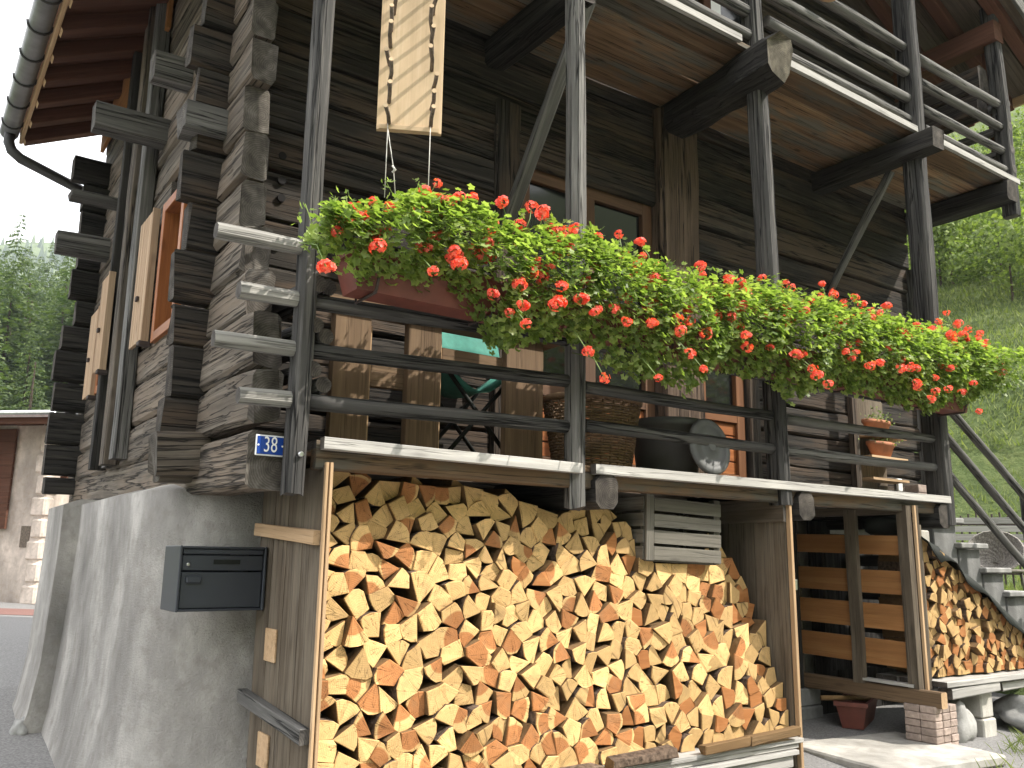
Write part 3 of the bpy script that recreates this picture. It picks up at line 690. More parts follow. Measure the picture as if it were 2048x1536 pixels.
def upper_balcony():
    B = part('upper_balcony', H)
    y = .01
    while y < D-.03:
        wd = min(R.uniform(.2, .27), D-.005-y)
        zb = 5.04+R.uniform(-.006, .005); timber('floor_board', (-.12, y+wd/2, zb), (6.56, y+wd/2, zb), wd-.014, .034, [M_['soffit'], M_['end']], B, rough=.003, seg=10, n=4)
        y += wd
    timber('edge_board', (-.12, -.006, 5.052), (2.86, -.006, 5.052), .03, .05, WS, B, rough=.002, seg=12, ch=.05)
    timber('edge_board', (3.19, -.006, 5.05), (6.57, -.006, 5.048), .03, .05, WS, B, rough=.002, seg=12, ch=.05)
    timber('beam', (1.55, .02, 4.91), (1.55, 1.2, 4.91), .17, .20, WD, B, rough=.014, warp=.012, jag=.02, ch=.16)
    timber('beam', (3.01, -.23, 4.86), (3.14, 1.2, 4.93), .24, .26, [M_['dark'], M_['endlichen']], B, rough=.05, warp=.04, jag=.09, ch=.2)
    timber('beam', (4.88, -.20, 4.885), (4.95, 1.2, 4.93), .15, .17, WD, B, rough=.008, warp=.008, jag=.012, ch=.06)
    timber('beam', (6.40, -.02, 4.92), (6.40, 1.2, 4.93), .18, .18, WD, B, rough=.012, warp=.01, jag=.02, ch=.15)
    for (z0, z1, d) in [(5.16, 5.155, .085), (5.345, 5.34, .082), (5.575, 5.57, .085), (5.80, 5.80, .085)]:
        timber('rail', (-.1, .05, z0), (3.10, .05, z0), d, d, WG, B, n=12, rough=.004, warp=.008)
        timber('rail', (3.20, .05, z0), (5.03, .05, z1), d, d, WG, B, n=12, rough=.004, warp=.008, taper=.92)
        timber('rail', (5.12, .05, z0-.02), (6.47, .05, z1), d*.95, d*.95, WG, B, n=12, rough=.004, warp=.008, taper=.92)
        timber('rail', (6.50, -.02, z1), (6.50, 2.4, z1+.02), d, d, WG, B, n=12, rough=.004)
    timber('post', (6.505, .05, 4.72), (6.47, .05, 7.0), .09, .13, WP, B, up=(0, 1, 0), rough=.006, ch=.12, warp=.008, seg=20)
upper_balcony()
# ------------------------------------------------------------------ roof
def roof():
    Rf = part('roof', H)
    y0, y1 = -.16, 4.86
    ridge = (4.4, roof_under(4.4))
    for side in (0, 1):
        ex = -.82 if side == 0 else 7.45
        ez = roof_under(ex); n = 16; dy = (y1-y0)/n if side == 0 else .35
        sgn = 1 if side == 0 else -1
        up = Vector((-.48*sgn, 0, 1)).normalized()
        # soffit boards run along the slope, each lipped over the next
        nb = 20
        for k in range(nb):
            ya = y0+(y1-y0)*k/nb; yb = y0+(y1-y0)*(k+1)/nb
            timber('soffit_board', (ex, (ya+yb)/2, ez+.02), (ridge[0], (ya+yb)/2, ridge[1]+.02), yb-ya-.008, .025, [M_['red'] if side == 0 else M_['shed'], M_['orange']], Rf, up=up, rough=.001, seg=2, n=4)
        yy = y1-.02; step = .40
        while yy > y0-.01:
            timber('rafter', (ex+.02, yy-.05, ez-.045), (ridge[0]-.05*sgn, yy-.05, ridge[1]-.045), .11, .11, [M_['red'], M_['edge']], Rf, up=up, rough=.001, seg=2, ch=.06)
            yy -= step
        # covering above
        a = Vector((ex-.06*sgn, 0, ez+.05)); b = Vector((ridge[0], 0, ridge[1]+.06)); t = Vector((0, 0, .07))
        V = [(*((a).xz), )]
        V = [(a.x, y0-.05, a.z), (b.x, y0-.05, b.z), (b.x, y1+.05, b.z), (a.x, y1+.05, a.z)]
        V += [(x, y, z+.07) for (x, y, z) in V]
        mobj('roof_covering', V, [(0, 1, 2, 3), (7, 6, 5, 4), (0, 4, 5, 1), (1, 5, 6, 2), (2, 6, 7, 3), (3, 7, 4, 0)], M_['step'], Rf)
        timber('fascia', (ex+.015*sgn, y0, ez-.01), (ex+.015*sgn, y1, ez-.01), .03, .13, one('edge'), Rf, rough=.001, seg=2)
    for (x, z) in [(6.46, 6.50), (1.5, 6.1)]:
        timber('purlin', (x, -.02, z), (x, 4.5, z), .16, .20, one('red'), Rf, rough=.001, seg=4, ch=.06)
    timber('roof_post', (6.60, .15, 4.98), (6.60, .15, 6.62), .09, .09, one('red'), Rf, up=(0, 1, 0), rough=.001, seg=3)
    timber('barge_board', (4.4, y0-.03, roof_under(4.4)+.02), (7.5, y0-.03, roof_under(7.5)+.02), .03, .17, one('grey'), Rf, rough=.002, seg=6)
    timber('barge_board', (4.38, y0-.03, roof_under(4.38)+.02), (-.88, y0-.03, roof_under(-.88)+.02), .03, .17, one('grey'), Rf, rough=.002, seg=6)
    # pale board closing the top of the side wall
    V = [(XL-.03, 2.9, 5.20), (XL-.03, 4.7, 5.20), (XL-.03, 4.7, 5.52), (XL-.03, 2.9, 5.52)]
    timber('infill_board', (XL-.03, 2.4, 5.44), (XL-.03, 4.75, 5.44), .03, .42, one('slat'), H, rough=.001, seg=3)
    # half round gutter with brackets and downpipe
    gx, gz = -.90, 5.26; V = []; F = []; ng = 9
    ysx = [y1+.02-(y1-y0)*i/12 for i in range(13)]
    for yv in ysx:
        for k in range(ng):
            a = math.pi+math.pi*k/(ng-1); V.append((gx+.075*math.cos(a), yv, gz+.075*math.sin(a)))
        for k in range(ng):
            a = 2*math.pi-math.pi*k/(ng-1); V.append((gx+.068*math.cos(a), yv, gz+.068*math.sin(a)))
    n = 2*ng
    F = [(i*n+k, i*n+(k+1) % n, (i+1)*n+(k+1) % n, (i+1)*n+k) for i in range(12) for k in range(n)]+[tuple(range(n)), tuple(12*n+k for k in range(n-1, -1, -1))]
    mobj('gutter', V, F, M_['gutter'], H, smooth=True)
    yv = y1-.25
    while yv > y0:
        tube('gutter_bracket', [(gx+.08*math.cos(math.pi+math.pi*k/8), yv, gz+.08*math.sin(math.pi+math.pi*k/8)) for k in range(9)], .009, M_['pipe'], H, 6); yv -= .42
    tube('downpipe', [(gx, y1-.1, gz-.06), (gx, y1-.1, gz-.14), (gx+.03, y1-.12, gz-.22), (gx+.10, y1-.14, gz-.28), (-.22, y1-.12, 4.80), (-.19, y1-.12, 4.70), (-.19, y1-.1, 2.4)], .045, M_['pipe'], H, 10)
roof()

# ================================================================== mailbox and number plate
def mailbox():
    T = thing('mailbox', 'anthracite metal letter box on the cement wall beside the wood store', 'letter box', (-.06, .62, 1.43))
    x0, x1, z0, z1, y0, y1 = -.262, .128, 1.432, 1.716, .60, .86
    # open-fronted case
    t = .012
    box('case_side', (x0, y0, z0), (x0+t, y1, z1), M_['mailbox'], T, .003); box('case_side', (x1-t, y0, z0), (x1, y1, z1), M_['mailbox'], T, .003)
    box('case_top', (x0+t, y0, z1-t), (x1-t, y1, z1-.0015), M_['mailbox'], T, .003); box('case_floor', (x0+t, y0, z0+.0015), (x1-t, y1, z0+t), M_['mailbox'], T, .003)
    box('case_back', (x0+t, y1-.01, z0+t), (x1-t, y1-.002, z1-t), M_['mailbox'], T, 0)
    zm = z0+.175
    box('door', (x0+t+.003, y0+.012, z0+t+.002), (x1-t-.003, y0+.03, zm-.004), M_['mailbox'], T, .003)
    fl = box('flap', (x0+t+.003, y0+.010, zm+.002), (x1-t-.003, y0+.03, z1-t-.028), M_['mailbox'], T, .003)
    box('hood', (x0+t+.003, y0+.005, z1-t-.024), (x1-t-.003, y0+.03, z1-t-.002), M_['mailbox'], T, .003)
    lathe('lock', [(.008, 0), (.008, .006), (.005, .008)], (0, 0, 0), M_['steel'], T, 12, M=Matrix.Translation(Vector((x0+.04, y0+.011, zm+.028))) @ Matrix.Rotation(math.radians(90), 4, 'X'))
    box('handle', (x0+.035, y0-.004, zm-.052), (x0+.10, y0+.012, zm-.022), M_['mailbox'], T, .004)
    box('name_strip', (x0+.15, y0+.0075, zm+.03), (x0+.27, y0+.0105, zm+.05), M_['black'], T, .001)
mailbox()
def plate():
    T = thing('number_plate', 'blue enamel house number plate 38 with white border on the beam end', 'number plate', (-.06, .115, 2.12))
    x0, x1, z0, z1, y = -.130, -.008, 2.080, 2.166, .103
    box('backing', (x0, y, z0), (x1, y+.006, z1), M_['white'], T, .002)
    box('panel', (x0+.006, y-.003, z0+.006), (x1-.006, y+.002, z1-.006), M_['blue'], T, .001)
    cu = bpy.data.curves.new('digits', 'FONT'); cu.body = '38'; cu.size = .092; cu.extrude = .0008; cu.align_x = 'CENTER'; cu.align_y = 'CENTER'; cu.space_character = 1.05; cu.offset = -.0004
    cu.materials.append(M_['white']); tmp = bpy.data.objects.new('digits_text', cu); COL.objects.link(tmp); dg = bpy.context.evaluated_depsgraph_get(); me = bpy.data.meshes.new_from_object(tmp.evaluated_get(dg)); bpy.data.objects.remove(tmp); o = bpy.data.objects.new('digits', me)
    link(o, T, Matrix.Translation(Vector(((x0+x1)/2, y-.0045, (z0+z1)/2+.001))) @ Matrix.Rotation(math.radians(90), 4, 'X') @ Matrix.Diagonal((.64, 1, 1, 1)))
    for x in (x0+.010, x1-.010):
        lathe('screw', [(.004, 0), (.004, .0025)], (0, 0, 0), M_['white'], T, 8, M=Matrix.Translation(Vector((x, y-.003, (z0+z1)/2))) @ Matrix.Rotation(math.radians(90), 4, 'X'))
plate()
# ================================================================== first wood store
def store_one():
    T = thing('wood_store', 'brown board wood store under the lower balcony beside the letter box', 'wood store', (1.6, .4, .5))
    # left side: upright boards seen from outside
    y = .0
    for wd in (.20, .18, .17, .16):
        timber('side_board', (.148, y+wd/2, .42), (.148, y+wd/2, 2.05), wd-.006, .026, WSH, T, up=(1, 0, 0), rough=.002, seg=8, n=4); y += wd
    timber('edge_strip', (.155, -.012, .42), (.155, -.012, 2.06), .014, .022, one('edge'), T, up=(0, 1, 0), rough=.001, seg=4)
    timber('edge_strip', (.136, -.011, .42), (.136, -.011, 2.06), .012, .018, one('edge'), T, up=(0, 1, 0), rough=.001, seg=4)
    timber('batten', (.118, .73, 1.80), (.118, .01, 1.752), .03, .058, [M_['edge'], M_['edge']], T, rough=.003, seg=4, ch=.06)
    timber('batten', (.112, .765, 1.045), (.112, .0, .985), .045, .06, WG, T, rough=.003, seg=4, ch=.06)
    box('patch_board', (.124, .42, 1.22), (.134, .55, 1.36), M_['edge'], T, .002); box('patch_board', (.124, .43, .78), (.134, .56, .92), M_['edge'], T, .002)
    timber('corner_post', (.20, .78, .42), (.20, .78, 2.05), .07, .07, WSH, T, up=(1, 0, 0), seg=4)
    # right side seen from inside, pale front edge
    y = .012
    for wd in (.24, .20, .18, .16):
        timber('side_board', (3.118, y+wd/2, .48), (3.118, y+wd/2, 2.06), wd-.006, .028, WSH, T, up=(1, 0, 0), rough=.002, seg=8, n=4); y += wd
    timber('edge_strip', (3.125, -.004, .40), (3.125, -.004, 2.07), .026, .030, one('edge'), T, up=(0, 1, 0), rough=.001, seg=4)
    timber('top_board', (3.09, .0, 1.99), (3.09, .7, 1.99), .025, .14, WSH, T, rough=.002, seg=3)
    box('hinge', (3.138, -.012, 1.52), (3.165, .004, 1.58), M_['steel'], T, .002)
    # floor: a stack of pale planks on trestles
    for k, (z, y0) in enumerate([(.690, -.06), (.662, -.045), (.634, -.07)]):
        timber('floor_plank', (.2, y0+.09, z), (3.09-.03*k, y0+.09, z), .18, .024, WS, T, rough=.002, seg=8, ch=.06)
    for y in (.22, .42, .62): timber('floor_plank', (.2, y, .69), (3.09, y, .69), .18, .024, WS, T, seg=4)
    timber('trestle_bar', (1.0, .0, .56), (3.0, .0, .585), .10, .07, WS, T, rough=.003)
    for x in (.6, 1.7, 2.92): timber('trestle_leg', (x, .06, .2), (x, .06, .60), .10, .12, WG, T, up=(0, 1, 0))
    # dark boarding at the back
    for k in range(9): timber('back_board', (.2+.33*k+.16, .80, .42), (.2+.33*k+.16, .80, 2.05), .32, .02, WD, T, up=(0, 1, 0), seg=3, n=4)
store_one()
# ------------------------------------------------------------------ split firewood
def clip(poly, p, nrm):
    out = []
    for i in range(len(poly)):
        a, b = poly[i], poly[(i+1) % len(poly)]
        da = (a[0]-p[0])*nrm[0]+(a[1]-p[1])*nrm[1]; db = (b[0]-p[0])*nrm[0]+(b[1]-p[1])*nrm[1]
        if da <= 0: out.append(a)
        if da*db < 0:
            t = da/(da-db); out.append((a[0]+(b[0]-a[0])*t, a[1]+(b[1]-a[1])*t))
    return out
def area(p): return .5*sum(p[i][0]*p[(i+1) % len(p)][1]-p[(i+1) % len(p)][0]*p[i][1] for i in range(len(p)))
def cells(outline, n, rr, lloyd=1, asp=1.15):
    xs = [p[0] for p in outline]; zs = [p[1] for p in outline]
    def inside(x, z):
        c = False
        for i in range(len(outline)):
            a, b = outline[i], outline[i-1]
            if (a[1] > z) != (b[1] > z) and x < (b[0]-a[0])*(z-a[1])/(b[1]-a[1])+a[0]: c = not c
        return c
    pts = []; mind = math.sqrt(abs(area(outline))/n)*.80; tries = 0
    while len(pts) < n and tries < 30000:
        tries += 1
        if tries % 3000 == 0: mind *= .93
        x, z = rr.uniform(min(xs), max(xs)), rr.uniform(min(zs), max(zs))
        if inside(x, z) and all((x-a)**2+((z-b)*asp)**2 > (mind*rr.uniform(.75, 1.2))**2 for a, b in pts): pts.append((x, z))
    sgn = 1 if area(outline) > 0 else -1
    ol = outline if sgn > 0 else outline[::-1]
    for it in range(lloyd+1):
        res = []
        for i, p in enumerate(pts):
            c = list(ol)
            for j, q in enumerate(pts):
                if i == j: continue
                dx, dz = q[0]-p[0], q[1]-p[1]
                if dx*dx+dz*dz > (mind*4)**2: continue
                c = clip(c, ((p[0]+q[0])/2, (p[1]+q[1])/2), (dx, dz))
                if len(c) < 3: break
            res.append(c)
        if it < lloyd:
            pts = [(sum(v[0] for v in c)/len(c), sum(v[1] for v in c)/len(c)) if len(c) > 2 else p for p, c in zip(pts, res)]
    return [c for c in res if len(c) > 2 and area(c) > 2e-4]
def wedge(poly, rr):
    """turn a packing cell into the outline of a split log: three or four corners, one side bowed with bark"""
    n = len(poly); best = None; want = 3 if rr.random() < .48 else (4 if rr.random() < .78 else 5)
    import itertools
    if n > want:
        for cmb in itertools.combinations(range(n), want):
            a = area([poly[i] for i in cmb])*rr.uniform(.9, 1.1)
            if best is None or a > best[0]: best = (a, cmb)
        idx = list(best[1])
    else: idx = list(range(n))
    k = len(idx)
    # bowed edge: the one with most polygon outside it
    bulge = [(idx[(i+1) % k]-idx[i]) % n for i in range(k)]
    e = max(range(k), key=lambda i: bulge[i]+rr.random()*.8)
    pts = [poly[idx[(e+i) % k]] for i in range(k)]            # arc is between pts[0] and pts[1]
    a, b = Vector(pts[0]), Vector(pts[1]); d = b-a; nr = Vector((d.y, -d.x)).normalized(); h = d.length*(rr.uniform(.15, .26) if want == 3 else rr.uniform(.08, .22))
    arc = [a+d*t+nr*h*4*t*(1-t) for t in (0, .22, .5, .78, 1)]
    res = [tuple(p) for p in arc]+pts[2:]
    cx = sum(p[0] for p in res)/len(res); cz = sum(p[1] for p in res)/len(res)
    s = rr.uniform(.985, 1.04)*(1.05 if want == 3 else 1)
    res = [(cx+(x-cx)*s+rr.gauss(0, .0022), cz+(z-cz)*s+rr.gauss(0, .0022)) for x, z in res]
    return res, 5
REST = {0: [], 1: []}
def make_log(poly, narc, yfront, rr, label, group, length=.33, keep=True):
    pith = Vector((sum(p[0] for p in poly[narc:])/max(1, len(poly)-narc), sum(p[1] for p in poly[narc:])/max(1, len(poly)-narc))) if len(poly) > narc else Vector(poly[0])
    if len(poly)-narc >= 2 and rr.random() < .6: pith = Vector(poly[rr.randrange(narc, len(poly))])
    arcm = Vector(poly[2]); Rb = (arcm-pith).length
    tx, tz = rr.gauss(0, .055), rr.gauss(0, .055); n = len(poly); V = []
    cx = sum(p[0] for p in poly)/n; cz = sum(p[1] for p in poly)/n
    sk = (rr.gauss(0, .02), rr.gauss(0, .02))
    e = .0035
    for (x, z) in poly:      # slightly chamfered front rim
        yy = (x-cx)*tx+(z-cz)*tz+rr.gauss(0, .002); V.append((cx+(x-cx)*(1-e/.06)-pith.x, yy, cz+(z-cz)*(1-e/.06)-pith.y))
    for (x, z) in poly: V.append((x-pith.x, (x-cx)*tx+(z-cz)*tz+e*1.3, z-pith.y))
    for (x, z) in poly: V.append((x-pith.x+sk[0], length, z-pith.y+sk[1]))
    F = [tuple(range(n-1, -1, -1))]; mi = [0]
    for s, (o1, o2) in enumerate(((0, n), (n, 2*n))):
        for i in range(n):
            j = (i+1) % n; F.append((o1+i, o1+j, o2+j, o2+i)); mi.append(0 if s == 0 else (2 if i < narc-1 else 1))
    F = [tuple(reversed(f)) for f in F]
    if not keep:
        REST[1 if rr.random() < .3 else 0].append(([(pith.x+a, yfront+b, pith.y+c) for a, b, c in V], F, mi)); return
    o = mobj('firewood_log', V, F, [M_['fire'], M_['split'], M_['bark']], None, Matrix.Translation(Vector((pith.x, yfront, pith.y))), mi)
    # flat normals must face outward
    me = o.data; bm = bmesh.new(); bm.from_mesh(me); bmesh.ops.recalc_face_normals(bm, faces=bm.faces[:]); bm.to_mesh(me); bm.free()
    q = rr.random()
    kind = 'yellow' if q < .66 else ('red' if q < .84 else 'two')
    hr = {'yellow': 0.0, 'red': max(.02, Rb-.014), 'two': Rb*.62}[kind]
    o.color = (min(1, max(0, hr)/.3), 0, 0, 1)
    colour = {'yellow': 'pale yellow', 'red': 'red-brown', 'two': 'yellow rimmed orange'}[kind]
    sz = 'large ' if area(poly) > .0150 else ('small ' if area(poly) < .0085 else '')
    sh = 'triangular ' if len(poly) == 6 else ('blunt ' if len(poly) == 7 else 'many-sided ')
    tagp(o, label.replace('COL', sz+sh+colour), 'firewood', group)
    return o
def firewood_stacks():
    rr = random.Random(77)
    top = [(.17, 2.04), (.32, 2.06), (.45, 2.02), (.6, 2.03), (.85, 2.01), (1.0, 2.03), (1.2, 1.98), (1.45, 1.94), (1.6, 1.90), (1.75, 1.99), (1.95, 1.93), (2.06, 1.86), (2.09, 1.665), (2.72, 1.665), (2.76, 1.86), (2.88, 1.80), (3.08, 1.5)]
    outl = [(.17, .705), (3.09, .705)]+top[::-1]
    spec = []
    for c in cells(outl, 400, rr):
        p, na = wedge(c, rr)
        cz = sum(q[1] for q in p)/len(p); cx = sum(q[0] for q in p)/len(p)
        y = .025+.23*max(0, (cz-.7)/1.2)+max(-.03, min(.03, rr.gauss(0, .010)))+.13*smooth(2.3, 3.1, cx)*smooth(.85, 1.8, cz)
        row = 'top rows' if cz > 1.72 else ('middle rows' if cz > 1.1 else 'bottom rows')
        spec.append((p, na, y, 'COL split log in '+row+' of large stack '+('near letter box' if cx < 1.05 else ('below second post' if cx < 2.05 else 'below the crate')), 'split logs of the large stack'))
    outl = [(4.60, .925), (6.30, .925), (6.30, 1.0), (5.9, 1.18), (5.6, 1.34), (5.3, 1.51), (5.0, 1.66), (4.72, 1.80), (4.60, 1.86)]
    for c in cells(outl, 165, rr):
        p, na = wedge(c, rr)
        cz = sum(q[1] for q in p)/len(p); cx = sum(q[0] for q in p)/len(p)
        row = 'upper rows' if cz > 1.3 else 'lower rows'
        spec.append((p, na, .02+rr.gauss(0, .018), 'COL split log in '+row+' of sloping stack by stairs', 'split logs of the sloping stack'))
    def seen(q):
        cx = sum(v[0] for v in q[0])/len(q[0]); return area(q[0])/((cx+1.3)**2+11.5)
    order = sorted(range(len(spec)), key=lambda i: -seen(spec[i])); big = set(order[:308])
    for i, q in enumerate(spec): make_log(q[0], q[1], q[2], rr, q[3], q[4], keep=i in big)
    # a few thrown on top, set back in the dark
    for (x, z, s) in [(.46, 2.05, .05), (.75, 2.04, .035), (.98, 2.045, .035), (1.66, 2.02, .035), (1.3, 2.0, .04)]:
        poly = [(x-s, z-s*.9), (x-.3*s, z-s*1.05), (x+.4*s, z-.95*s), (x+.9*s, z-.6*s), (x+1.1*s, z-.2*s), (x-.5*s, z+s*.9)]
        make_log(poly, 5, .34, rr, 'COL split log lying loose on top of the large stack', 'loose logs on the large stack')
    V = []; F = []; MI = []
    for sl_ in (0, 1):
        for (v, f, m_) in REST[sl_]:
            b = len(V); V += v; F += [tuple(i+b for i in q) for q in f]; MI += [x if x else (3 if sl_ else 0) for x in m_]
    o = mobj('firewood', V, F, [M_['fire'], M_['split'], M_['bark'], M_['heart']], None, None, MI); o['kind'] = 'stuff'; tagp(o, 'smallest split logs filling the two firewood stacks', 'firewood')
    bm = bmesh.new(); bm.from_mesh(o.data); bmesh.ops.recalc_face_normals(bm, faces=bm.faces[:]); bm.to_mesh(o.data); bm.free()
    # bark slabs lying at the front of the planks
    for (x0, x1, z, w_) in [(1.0, 1.55, .705, .09), (1.62, 2.05, .73, .08), (2.25, 2.62, .725, .05), (2.6, 3.02, .735, .05)]:
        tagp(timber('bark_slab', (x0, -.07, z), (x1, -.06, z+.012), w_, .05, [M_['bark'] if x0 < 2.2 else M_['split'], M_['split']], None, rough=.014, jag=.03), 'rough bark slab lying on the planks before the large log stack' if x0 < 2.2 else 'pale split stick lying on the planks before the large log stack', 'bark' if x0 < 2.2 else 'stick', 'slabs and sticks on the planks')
firewood_stacks()
def crate():
    T = thing('wooden_crate', 'grey slatted wooden crate on top of the large log stack', 'crate', (2.4, .15, 1.67))
    M = Matrix.Translation(Vector((2.40, .16, 1.672))) @ Matrix.Rotation(math.radians(2.0), 4, 'Y')
    def q(x, y, z): return tuple(M @ Vector((x, y, z)))
    for k in range(4):
        timber('slat', q(-.25, 0, .04+.09*k), q(.29, 0, .042+.09*k), .012, .072, one('crate'), T, rough=.002, seg=4, n=4)
        timber('slat', q(-.25, .30, .04+.09*k), q(.29, .30, .04+.09*k), .012, .072, one('crate'), T, rough=.002, seg=2, n=4)
        for x in (-.315, .296): timber('slat', q(x, .012, .04+.09*k), q(x, .29, .04+.09*k), .012, .072, one('crate'), T, rough=.002, seg=2, n=4)
    for x in (-.28, .27):
        for y in (.028, .275): timber('corner_post', q(x, y, 0), q(x, y, .37), .05, .04, one('crate'), T, up=(0, 1, 0), rough=.001, seg=2, n=4)
    timber('corner_strip', q(-.285, -.004, 0), q(-.285, -.004, .37), .055, .014, one('crate'), T, up=(0, 1, 0), rough=.001, seg=2, n=4)
    for k in range(5): timber('floor_slat', q(-.29, .04+.055*k, .0), q(.27, .04+.055*k, .0), .05, .01, one('crate'), T, rough=.001, seg=2, n=4)
crate()
# ================================================================== second wood store
def store_two():
    T = thing('slatted_wood_store', 'yellow slatted wood store standing on paver piers beside the stone stairs', 'wood store', (5.2, .4, .5))
    x = 4.42
    for (z, h) in [(1.815, .135), (1.56, .16), (1.325, .17), (1.085, .17)]:
        timber('slat', (x, .05, z-.01), (x, .98, z+.015), .024, h, one('slat'), T, rough=.002, seg=6, n=4)
    for (z, h) in [(1.70, .08), (1.44, .05), (1.20, .05), (.96, .05)]:
        timber('inner_slat', (x+.35, .06, z), (x+.35, .98, z), .02, h, WD, T, rough=.002, seg=3, n=4)
    timber('stud', (x-.03, .43, .86), (x-.03, .43, 2.06), .09, .035, WSH, T, up=(1, 0, 0), seg=4, n=4)
    timber('stud', (x-.005, .03, .82), (x-.005, .03, 2.08), .075, .06, WSH, T, up=(1, 0, 0), seg=4, n=4)
    timber('stud', (x-.005, .96, .82), (x-.005, .96, 2.08), .06, .06, WSH, T, up=(1, 0, 0), seg=4, n=4)
    timber('front_strip', (4.475, -.012, .86), (4.475, -.012, 2.08), .02, .02, one('edge'), T, up=(0, 1, 0), seg=2, n=4)
    timber('front_strip', (4.51, -.006, .86), (4.51, -.006, 2.08), .025, .02, WSH, T, up=(0, 1, 0), seg=2, n=4)
    timber('front_post', (4.55, .03, .86), (4.55, .03, 1.95), .04, .06, WSH, T, up=(0, 1, 0), seg=3, n=4)
    timber('base_beam', (x-.01, -.16, .815), (x-.01, 1.0, .825), .07, .10, [M_['table'], M_['edge']], T, rough=.003, seg=6)
    timber('base_ledge', (x-.02, .02, .885), (x-.02, .40, .89), .06, .018, WS, T, seg=2, n=4)
    timber('top_rail', (x, .04, 2.05), (x, .98, 2.05), .05, .06, WSH, T, seg=2, n=4)
    for y in (-.03, .15, .33): timber('floor_plank', (4.55, y, .895), (6.5, y, .885), .16, .035, WS, T, rough=.003, seg=6, ch=.06)
    timber('floor_bearer', (4.62, -.05, .83), (5.25, -.05, .845), .10, .07, WS, T, seg=3)
    timber('floor_bearer', (5.35, -.02, .825), (6.4, -.02, .84), .10, .06, WS, T, seg=3)
    for k in range(4): timber('back_board', (4.7+.45*k, .75, .9), (4.7+.45*k, .75, 1.9-.28*k), .44, .02, WD, T, up=(0, 1, 0), seg=2, n=4)
    # pier of small pavers under the corner
    for k in range(4): timber('passage_shade_board', (3.33+.30*k, .90, .5), (3.33+.30*k, .90, 2.04), .29, .02, WD, T, up=(0, 1, 0), seg=3, n=4)  # added dark boards, stand in for the shade at the passage back
    for k in range(6): timber('back_board', (4.70+.28*k, .93, .5), (4.70+.28*k, .93, 2.0-.12*k), .27, .02, WD, T, up=(0, 1, 0), seg=2, n=4)
    P = thing('paver_pier', 'short pier of stacked red-grey pavers under the slatted store corner', 'pier', (4.5, -.02, .5))
    for k in range(6):
        z = .50+.046*k
        for i in range(3):
            for j in range(2):
                a = 4.36+.088*i+R.uniform(-.004, .004); b = -.12+.11*j+R.uniform(-.004, .004)
                box('paver', (a, b, z), (a+.084, b+.106, z+.043), M_['paver'], P, .004)
    box('base_plate', (4.25, -.22, .462), (4.72, .14, .496), M_['stone'], P, .006)
    s = thing('rough_boulder', 'rounded grey boulder standing beside the paver pier', 'boulder', (4.82, .02, .5))
    rock('stone_body', (4.86, .03, .62), (.15, .11, .17), 3, s)
    s2 = thing('flat_boulder', 'large pale flat boulder at the foot of the sloping log stack', 'boulder', (5.9, -.1, .5))
    rock('stone_body', (5.85, -.02, .60), (.34, .24, .13), 9, s2)
    pb = thing('block_support', 'grey concrete blocks under the front plank of the sloping stack', 'blocks', (5.2, .05, .5))
    box('block', (5.10, -.04, .44), (5.28, .14, .62), M_['stone'], pb, .01); box('block', (5.11, -.03, .625), (5.27, .13, .80), M_['stone'], pb, .01)
    pb = thing('block_support', 'grey stone blocks in the shade under the back of the slatted store', 'blocks', (4.4, .95, .5))
    box('block', (4.22, .86, .50), (4.55, 1.06, .64), M_['step'], pb, .01); box('block', (4.24, .86, .645), (4.53, 1.04, .77), M_['step'], pb, .01)
def rock(name, c, r, seed, parent):
    bm = bmesh.new(); bmesh.ops.create_icosphere(bm, subdivisions=3, radius=1)
    for v in bm.verts:
        d = 1+.42*mnoise.noise(v.co*1.3+Vector((seed, 0, 0)))+.14*mnoise.noise(v.co*3.5+Vector((seed, 3, 0)))
        v.co = Vector((v.co.x*r[0]*d, v.co.y*r[1]*d, v.co.z*r[2]*d))
    me = bpy.data.meshes.new(name); bm.to_mesh(me); bm.free(); me.materials.append(M_['paleslab'])
    me.polygons.foreach_set('use_smooth', [True]*len(me.polygons))
    return link(bpy.data.objects.new(name, me), parent, Matrix.Translation(Vector(c)))
store_two()
def sheet():
    # black plastic over the sloping stack
    V = []; F = []; n = 26; pr = [(4.56, 1.90), (4.75, 1.82), (5.0, 1.70), (5.3, 1.55), (5.6, 1.37), (5.9, 1.21), (6.36, 1.0)]
    for i in range(n+1):
        x = 4.56+1.8*i/n
        for a, b in zip(pr, pr[1:]):
            if a[0] <= x <= b[0]+1e-6: z = a[1]+(b[1]-a[1])*(x-a[0])/(b[0]-a[0])
        for j in range(8):
            y = -.035+.05*j; zz = z+.05*mnoise.noise(Vector((x*7, y*9, 2)))-(0.11+.09*mnoise.noise(Vector((x*5, 1, 7))) if j == 0 else (.02 if j == 1 else 0))
            V.append((x, y+.015*mnoise.noise(Vector((x*11, y*5, 5)))-(.012 if j < 2 else 0), zz))
    F = [(i*8+j, i*8+j+1, (i+1)*8+j+1, (i+1)*8+j) for i in range(n) for j in range(7)]
    o = mobj('plastic_sheet', V, F, M_['black'], smooth=True)
    sm = o.modifiers.new('thickness', 'SOLIDIFY'); sm.thickness = .006
    tagp(o, 'crumpled black plastic sheet covering the sloping log stack', 'sheet')
sheet()
